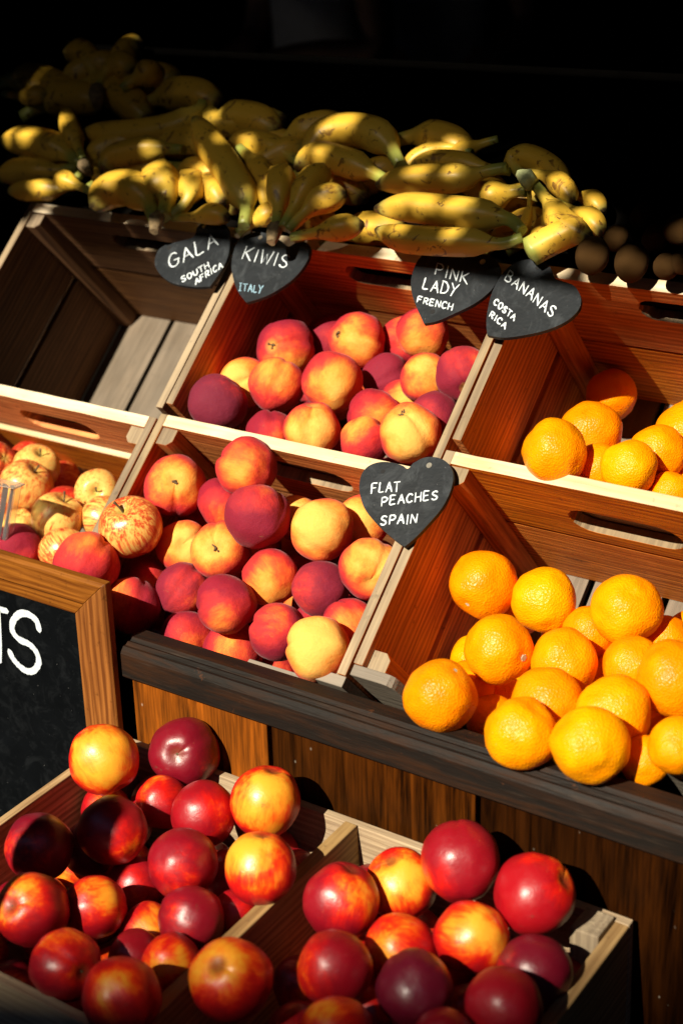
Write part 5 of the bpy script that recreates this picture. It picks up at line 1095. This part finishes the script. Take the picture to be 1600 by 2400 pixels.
bunch('stack of thick horizontal bananas above the PINK LADY heart', z2, [
    ([(760, 770), (660, 790), (560, 820), (400, 825), (260, 835), (160, 850)], 62, .06),
    ([(830, 1060), (770, 1010), (640, 990), (460, 970), (290, 955), (155, 960)], 66, .08),
    ([(830, 1090), (740, 1120), (620, 1115), (440, 1110), (280, 1095), (160, 1055)], 60, .075),
    ([(770, 790), (640, 770), (500, 745), (380, 750), (310, 790)], 48, .03),
    ([(700, 760), (600, 700), (480, 680), (360, 720), (280, 785)][1:], 40, .01)], (820, 1030, 30, .04, (.1, .9)))
bunch('small pair of bananas with a sunlit end on top of the right heap', z2, [
    ([(720, 640), (640, 665), (560, 700), (510, 760)], 46, .0),
    ([(570, 630), (510, 645), (450, 690)], 30, -.02)])
bunch('banana bunch with a pale green cut crown at the right end of the heap', z2, [
    ([(850, 830), (780, 740), (860, 725), (970, 780), (1040, 880)], 54, .02),
    ([(850, 840), (860, 800), (940, 810), (1020, 860), (1065, 925)], 48, .035),
    ([(890, 850), (945, 920), (1020, 1030), (1150, 1100)], 60, .06),
    ([(1010, 880), (1080, 900), (1150, 920), (1205, 980)], 46, .0),
    ([(980, 930), (1060, 970), (1140, 1010), (1205, 1075)], 52, .03),
    ([(850, 880), (790, 880), (700, 905), (630, 920)], 66, .05),
    ([(860, 860), (860, 960), (830, 1050), (780, 1110)], 26, .05),
    ([(790, 1120), (860, 1120), (920, 1090), (970, 1070)], 46, .05)], (845, 830, 50, .075, (.5, -.35)), True)
bunch('loose banana with a brown bruise pointing at the BANANAS heart', z2, [([(850, 1165), (930, 1120), (1030, 1072), (1118, 1035)], 62, .06, False)])
bunch('dim blurred banana bunch high at the back left', z1, [
    ([(430, 420), (440, 330), (390, 250), (300, 240)], 58, .0), ([(450, 420), (500, 330), (560, 300), (620, 330)], 58, .03),
    ([(470, 400), (540, 300), (600, 220), (660, 200)], 54, .0), ([(560, 410), (620, 370), (690, 330), (720, 290)], 56, .04)], (450, 430, 36, .03, (0, 1)))
bunch('dim bananas at the upper left edge', z1, [
    ([(40, 340), (100, 385), (160, 400), (225, 385)], 40, .01), ([(20, 430), (90, 440), (160, 445), (230, 440)], 44, .02)])
for i, (x, y, a) in enumerate(((300, 420, .3), (480, 440, -.5), (640, 400, .6), (760, 440, -.2), (860, 440, .5), (1000, 400, .1), (1100, 440, -.4), (1180, 500, .4), (100, 400, .2), (420, 360, .1), (560, 300, .0), (720, 330, .4), (1280, 560, .3), (700, 520, -.3), (850, 560, .2), (1050, 560, .0), (1200, 560, .5), (250, 380, .5), (1010, 345, -.1), (150, 255, .2), (260, 235, -.4), (330, 215, .3), (90, 215, -.2), (200, 195, .5), (420, 245, .1))):
    L_ = 100; dx, dy = L_*math.cos(a), L_*math.sin(a)
    bunch('banana in shade, deep under the bunches of the heap', lambda *p: p, [([(x-dx, y+dy), (x-dx*.3, y+dy*.3-22), (x+dx*.4, y-dy*.4-18), (x+dx, y-dy+10)], 36*1.0, -.015)])
# ------------------------------------------------------------------ two people in the dark shop
M['skin'] = plain('skin', (.38, .22, .15), .6, .1, 20)
M['shirt'] = plain('pale_cotton', (.55, .56, .60), .9, .1, 30); M['trousers'] = plain('dark_denim', (.05, .055, .08), .9, .2, 40); M['hair'] = plain('brown_hair', (.03, .02, .014), .7, .3, 60)
def skinned(name, pts, edges, mat, parent, sub_=2):
    me = bpy.data.meshes.new(name); me.from_pydata([p[:3] for p in pts], edges, []); o = link(name, me, mat, parent)
    s_ = o.modifiers.new('skin', 'SKIN'); s_.use_smooth_shade = True
    for i, p in enumerate(pts):
        me.skin_vertices[0].data[i].radius = (p[3], p[4] if len(p) > 4 else p[3])
    me.skin_vertices[0].data[0].use_root = True
    b = o.modifiers.new('sub', 'SUBSURF'); b.levels = sub_; b.render_levels = sub_; return o
def person(x, y, rz, label, lx, la):
    root = empty('person', Matrix.Translation((x, y, .02)) @ Matrix.Rotation(rz, 4, 'Z'), label, 'person', 'people in the shop')
    P_ = [(0, 0, .95, .145, .10), (0, 0, 1.12, .13, .095), (0, -.01, 1.30, .155, .10), (0, 0, 1.43, .10, .075), (0, 0, 1.50, .052), (0, -.02, 1.58, .07, .08), (0, -.02, 1.67, .076, .095), (0, -.01, 1.735, .05, .06)]
    E_ = [(i, i+1) for i in range(7)]
    def chain(start, pts):
        k = start
        for q in pts: P_.append(q); E_.append((k, len(P_)-1)); k = len(P_)-1
        return k
    for s in (-1, 1):
        chain(0, [(s*.10, 0, .86, .088), (s*.105, -.01, .50, .058), (s*.105, .01, .28, .052), (s*.105, .02, .08, .036), (s*.11, -.10, .035, .034, .03), (s*.115, -.17, .03, .03, .02)])
        el = (s*.27, -.02, 1.10, .036); wr = (s*.22*lx, -.25, 1.08+la*s, .024)
        w_ = chain(3, [(s*.19, 0, 1.41, .055), el, ((el[0]+wr[0])/2, -.14, (el[2]+wr[2])/2, .036), wr, (wr[0], wr[1]-.05, wr[2]-.01, .030, .016)])
        for f in range(4):
            fx = wr[0]+(f-1.5)*.019; ln = (.062, .072, .068, .05)[f]
            chain(w_, [(fx, wr[1]-.085, wr[2]-.012, .009), (fx, wr[1]-.085-ln*.6, wr[2]-.028, .008), (fx, wr[1]-.085-ln*.8, wr[2]-.055, .007)])
        chain(w_-1, [(wr[0]-s*.032, wr[1]-.035, wr[2]-.012, .011), (wr[0]-s*.045, wr[1]-.07, wr[2]-.022, .009)])
    skinned('body', P_, E_, M['skin'], root)
    bm = bmesh.new()
    for ex in (-1, 1):
        bmesh.ops.create_uvsphere(bm, u_segments=8, v_segments=6, radius=.011, matrix=Matrix.Translation((ex*.031, -.103, 1.645)))
    obj('eyes', bm, M['hole'], root)
    skinned('nose', [(0, -.105, 1.645, .010), (0, -.125, 1.615, .014)], [(0, 1)], M['skin'], root, 1)
    skinned('shirt', [(0, 0, .90, .165, .125), (0, 0, 1.12, .15, .115), (0, -.01, 1.30, .172, .118), (0, 0, 1.435, .115, .085), (-.19, 0, 1.405, .075), (-.245, -.01, 1.22, .062), (.19, 0, 1.405, .075), (.245, -.01, 1.22, .062)], [(0, 1), (1, 2), (2, 3), (3, 4), (4, 5), (3, 6), (6, 7)], M['shirt'], root)
    skinned('trousers', [(0, 0, .95, .158, .115), (-.10, 0, .84, .10), (-.105, -.01, .50, .072), (-.105, .015, .12, .06), (.10, 0, .84, .10), (.105, -.01, .50, .072), (.105, .015, .12, .06)], [(0, 1), (1, 2), (2, 3), (0, 4), (4, 5), (5, 6)], M['trousers'], root)
    skinned('hair', [(0, .02, 1.65, .082, .085), (0, .0, 1.72, .075, .085), (0, -.01, 1.755, .045, .05)], [(0, 1), (1, 2)], M['hair'], root)
def floor_pt(x, y, dist): d = ray(x, y); d = d/np.hypot(d[0], d[1]); return CAM+d*dist
a_ = floor_pt(745, 100, 4.6); person(a_[0], a_[1], rad(-15), 'person in a pale shirt deep in the dark shop, left of the other one', .6, .02)
a_ = floor_pt(1030, 100, 5.0); person(a_[0], a_[1], rad(25), 'person in a pale shirt deep in the dark shop, right of the other one', .8, -.03)
# ------------------------------------------------------------------ kiwis
kme = None
def kiwi_mesh():
    bm = bmesh.new(); bmesh.ops.create_icosphere(bm, subdivisions=3, radius=1)
    for v in bm.verts: v.co.z *= 1.25; v.co *= 1+.03*mnoise.noise(v.co*2)
    me = bpy.data.meshes.new('kiwi'); bm.to_mesh(me); bm.free(); me.materials.append(M['kiwi']); me.polygons.foreach_set('use_smooth', [True]*len(me.polygons)); return me
kme = kiwi_mesh()
for x, y, rz, lift, lab in ((1260, 310, 62, .02, 'kiwi with a lit edge beside the last bananas'), (1150, 390, 85, .05, 'dark kiwi nearest the BANANAS heart'), (1330, 420, 85, .05, 'dark kiwi behind the rim of the upper right crate'),
        (1490, 440, 66, .055, 'small kiwi standing on the rim near the right edge'), (1565, 420, 62, .06, 'kiwi cut off by the right edge, on the rim'), (1560, 270, 80, .02, 'kiwi with a sunlit left side at the right edge, higher up'),
        (1440, 310, 66, .0, 'kiwi in shade at the back of the kiwi heap'), (1380, 210, 60, -.02, 'topmost kiwi hidden in the dark')):
    X, Y = z2(x, y+400-400 if False else y+0) if False else (800+x/1.96, 400+y/1.96)
    p = bpt(X, Y, lift); o = bpy.data.objects.new('kiwi', kme); COL.objects.link(o)
    s_ = rz/1.96*(R[2] @ (p-CAM))/FPX
    o.matrix_world = Matrix.Translation(p) @ Matrix.Rotation(random.uniform(0, 6), 4, 'Z') @ Matrix.Rotation(random.uniform(.5, 1.5), 4, 'X') @ Matrix.Scale(s_*.92, 4)
    tag(o, lab, 'kiwi', 'kiwis heaped at the right')
# ------------------------------------------------------------------ clear plastic punnet at the left edge
pn = cr(0, -.13, .03)
def pu_(x, y): return hit(x/1.96, 900+y/1.96, cr(-.70, -.15, -.0), np.array([0, -1.0, 0]))
a = pu_(-90, 440); b = pu_(82, 476); c_ = pu_(35, 800)
bm = bmesh.new()
pa, pb = pu_(-90, 440), pu_(66, 470); pc, pd_ = pu_(14, 790), pu_(-150, 770)
for i in range(9):
    t0_, t1_ = i/9, (i+1)/9
    A_, B_ = pa+(pb-pa)*t0_, pa+(pb-pa)*t1_; D_, C_ = pd_+(pc-pd_)*t0_, pd_+(pc-pd_)*t1_
    dy = np.array([0, -.004 if i % 2 else 0, 0]); nx = np.array([0, .0015, 0])
    f4 = [A_+dy, B_+dy, C_+dy, D_+dy]
    v1_ = [bm.verts.new(p) for p in f4]; v2_ = [bm.verts.new(p+nx) for p in f4]
    bm.faces.new(v1_); bm.faces.new(v2_[::-1])
    for k in range(4): bm.faces.new((v1_[k], v2_[k], v2_[(k+1) % 4], v1_[(k+1) % 4]))
punnet = empty('plastic_punnet', Matrix.Translation(pd_), 'clear ribbed plastic punnet at the left edge, in front of the apples', 'punnet')
o = obj('ribbed_wall', bm, M['plastic'], punnet); o.matrix_parent_inverse = punnet.matrix_world.inverted()
bm = prism([pa+np.array([0, -.008, .0]), pb+np.array([.009, -.008, 0]), pb+np.array([.009, .012, 0]), pa+np.array([0, .012, 0])], np.array([0, 0, .0018]))
o = obj('rim', bm, M['plastic'], punnet); o.matrix_parent_inverse = punnet.matrix_world.inverted()
bm = prism([pb+np.array([0, .002, 0]), pb+np.array([0, .014, 0]), pc+np.array([0, .012, 0]), pc+np.array([0, .002, 0])], np.array([.0015, 0, 0]))
o = obj('side_wall', bm, M['plastic'], punnet); o.matrix_parent_inverse = punnet.matrix_world.inverted()

# ------------------------------------------------------------------ awning over the stall (throws the shade line)
AY = -.12
edge = on_sun(cr(0, .368, 0), AY)[2]
awning = empty('awning', Matrix.Translation((-.5, AY, edge)), 'dark canvas awning stretched out over the stall', 'awning')
def apart(name, bm, mat):
    bm.normal_update()
    o = obj(name, bm, mat, awning); o.matrix_parent_inverse = awning.matrix_world.inverted(); return o
HV = .50
P = [np.array([-14.0, y, z]) for y, z in ((AY, edge+HV), (2.39, edge+HV+.45), (2.39, edge+HV+.47), (AY, edge+HV+.02))]
apart('canopy', prism(P, np.array([26.0, 0, 0])), M['canvas'])
# unseen light mask, added: holes and sheer cells shaped to light chosen bananas
HOLES = [(300,440,30),(385,425,30),(432,450,22),(470,395,25),(480,465,30),(505,430,20),(612,465,13),(614,490,13),(600,522,28),(550,330,20),(815,288,30),(780,300,16),(705,372,18),(770,372,15),
 (960,345,30),(1000,340,20),(1040,322,18),(900,415,20),(1000,420,18),(1080,420,14),(900,490,30),(960,492,34),(1030,500,28),(1110,505,30),(900,545,30),(960,560,20),(1090,570,16),(1295,480,20),(1310,520,16),(1370,510,30),(1300,560,36),(1260,592,34),(845,510,22),
 (800,505,16),(1440,545,15),(1592,540,20),(1225,415,22),(75,325,18),(30,320,14),(165,420,22),(95,437,18),(152,295,14),(352,352,14),(655,272,12),(480,250,13),(820,470,18),(735,425,14),(645,425,13),(1310,430,22),(1380,455,18),(1170,460,20),(190,385,14),
 (55,490,20),(240,508,13),(320,520,15),(1400,645,20),(1450,652,22),(1500,660,22),(1550,667,22),(1595,675,22),(870,588,24),(250,455,15),(720,360,16),(560,420,10),(560,480,11),(540,380,9),(430,400,12),(1150,370,12),(1230,385,12),(330,300,9),(420,295,9)]
HP = []
for x, y, r in HOLES:
    if r < 13: continue
    p = bpt(x, y, .05) if y < 600 else cr(0, 0, 0)*0 + hit(x, y, cr(0, 0, 0), N)
    q = on_sun(p, AY); HP.append((q[0], q[2], 1.3*r*(R[2] @ (p-CAM))/FPX))
HX = np.array(HP); cs = .0075
FILTERED = []
for p_, r_ in BAN:
    if proj_px(p_)[1] > 90:
        q = on_sun(p_, AY); FILTERED.append((q[0], q[2], r_*1.25, 3 if proj_px(p_)[1] < 262 and proj_px(p_)[0] < 400 else 1 if proj_px(p_)[1] > 235 and proj_px(p_)[0] > 430 else 2))
FILTERED = np.array(FILTERED); XN = on_sun(bpt(430, 420, .05), AY)[0]
bm = bmesh.new(); vd = {}
def gv(i, j):
    if (i, j) not in vd: vd[i, j] = bm.verts.new((x00+i*cs, AY, edge+j*cs))
    return vd[i, j]
x00 = HX[:, 0].min()-.05; nx_ = int((HX[:, 0].max()+.05-x00)/cs)+1; nz_ = int(HV/cs)
for i in range(nx_):
    for j in range(nz_):
        x, z = x00+(i+.5)*cs, edge+(j+.5)*cs
        nn_ = FILTERED[:, 3][(FILTERED[:, 0]-x)**2+(FILTERED[:, 1]-z)**2 < FILTERED[:, 2]**2]; filter_slot = int(nn_.max()) if len(nn_) else 0
        wob = 1+.45*mnoise.noise(Vector((x*55, z*55, 3)))
        if ((HX[:, 0]-x)**2+(HX[:, 1]-z)**2 > (HX[:, 2]*wob)**2).all(): bm.faces.new((gv(i, j), gv(i+1, j), gv(i+1, j+1), gv(i, j+1))).material_index = filter_slot
def sun_filter(name, f):  # invented cloth passing a set share of sun to the bananas
    k = NT(name); tr_ = k.n('BsdfTransparent'); mx = k.n('MixShader'); k.b.inputs['Base Color'].default_value = (.02, .02, .02, 1); mx.inputs[0].default_value = f
    k.t.links.new(k.b.outputs[0], mx.inputs[1]); k.t.links.new(tr_.outputs[0], mx.inputs[2]); k.t.links.new(mx.outputs[0], k.t.nodes['Material Output'].inputs[0]); return k.m
apart('light_mask', bm, [M['canvas'], sun_filter('sun_filter_bright', .036), sun_filter('sun_filter_mid', .016), sun_filter('sun_filter_dim', .007)])
apart('light_mask', bx(-14, x00-.0005, AY, AY+.004, edge, edge+HV), M['canvas'])
apart('light_mask', bx(x00+nx_*cs+.0005, 12, AY, AY+.004, edge, edge+HV), M['canvas'])
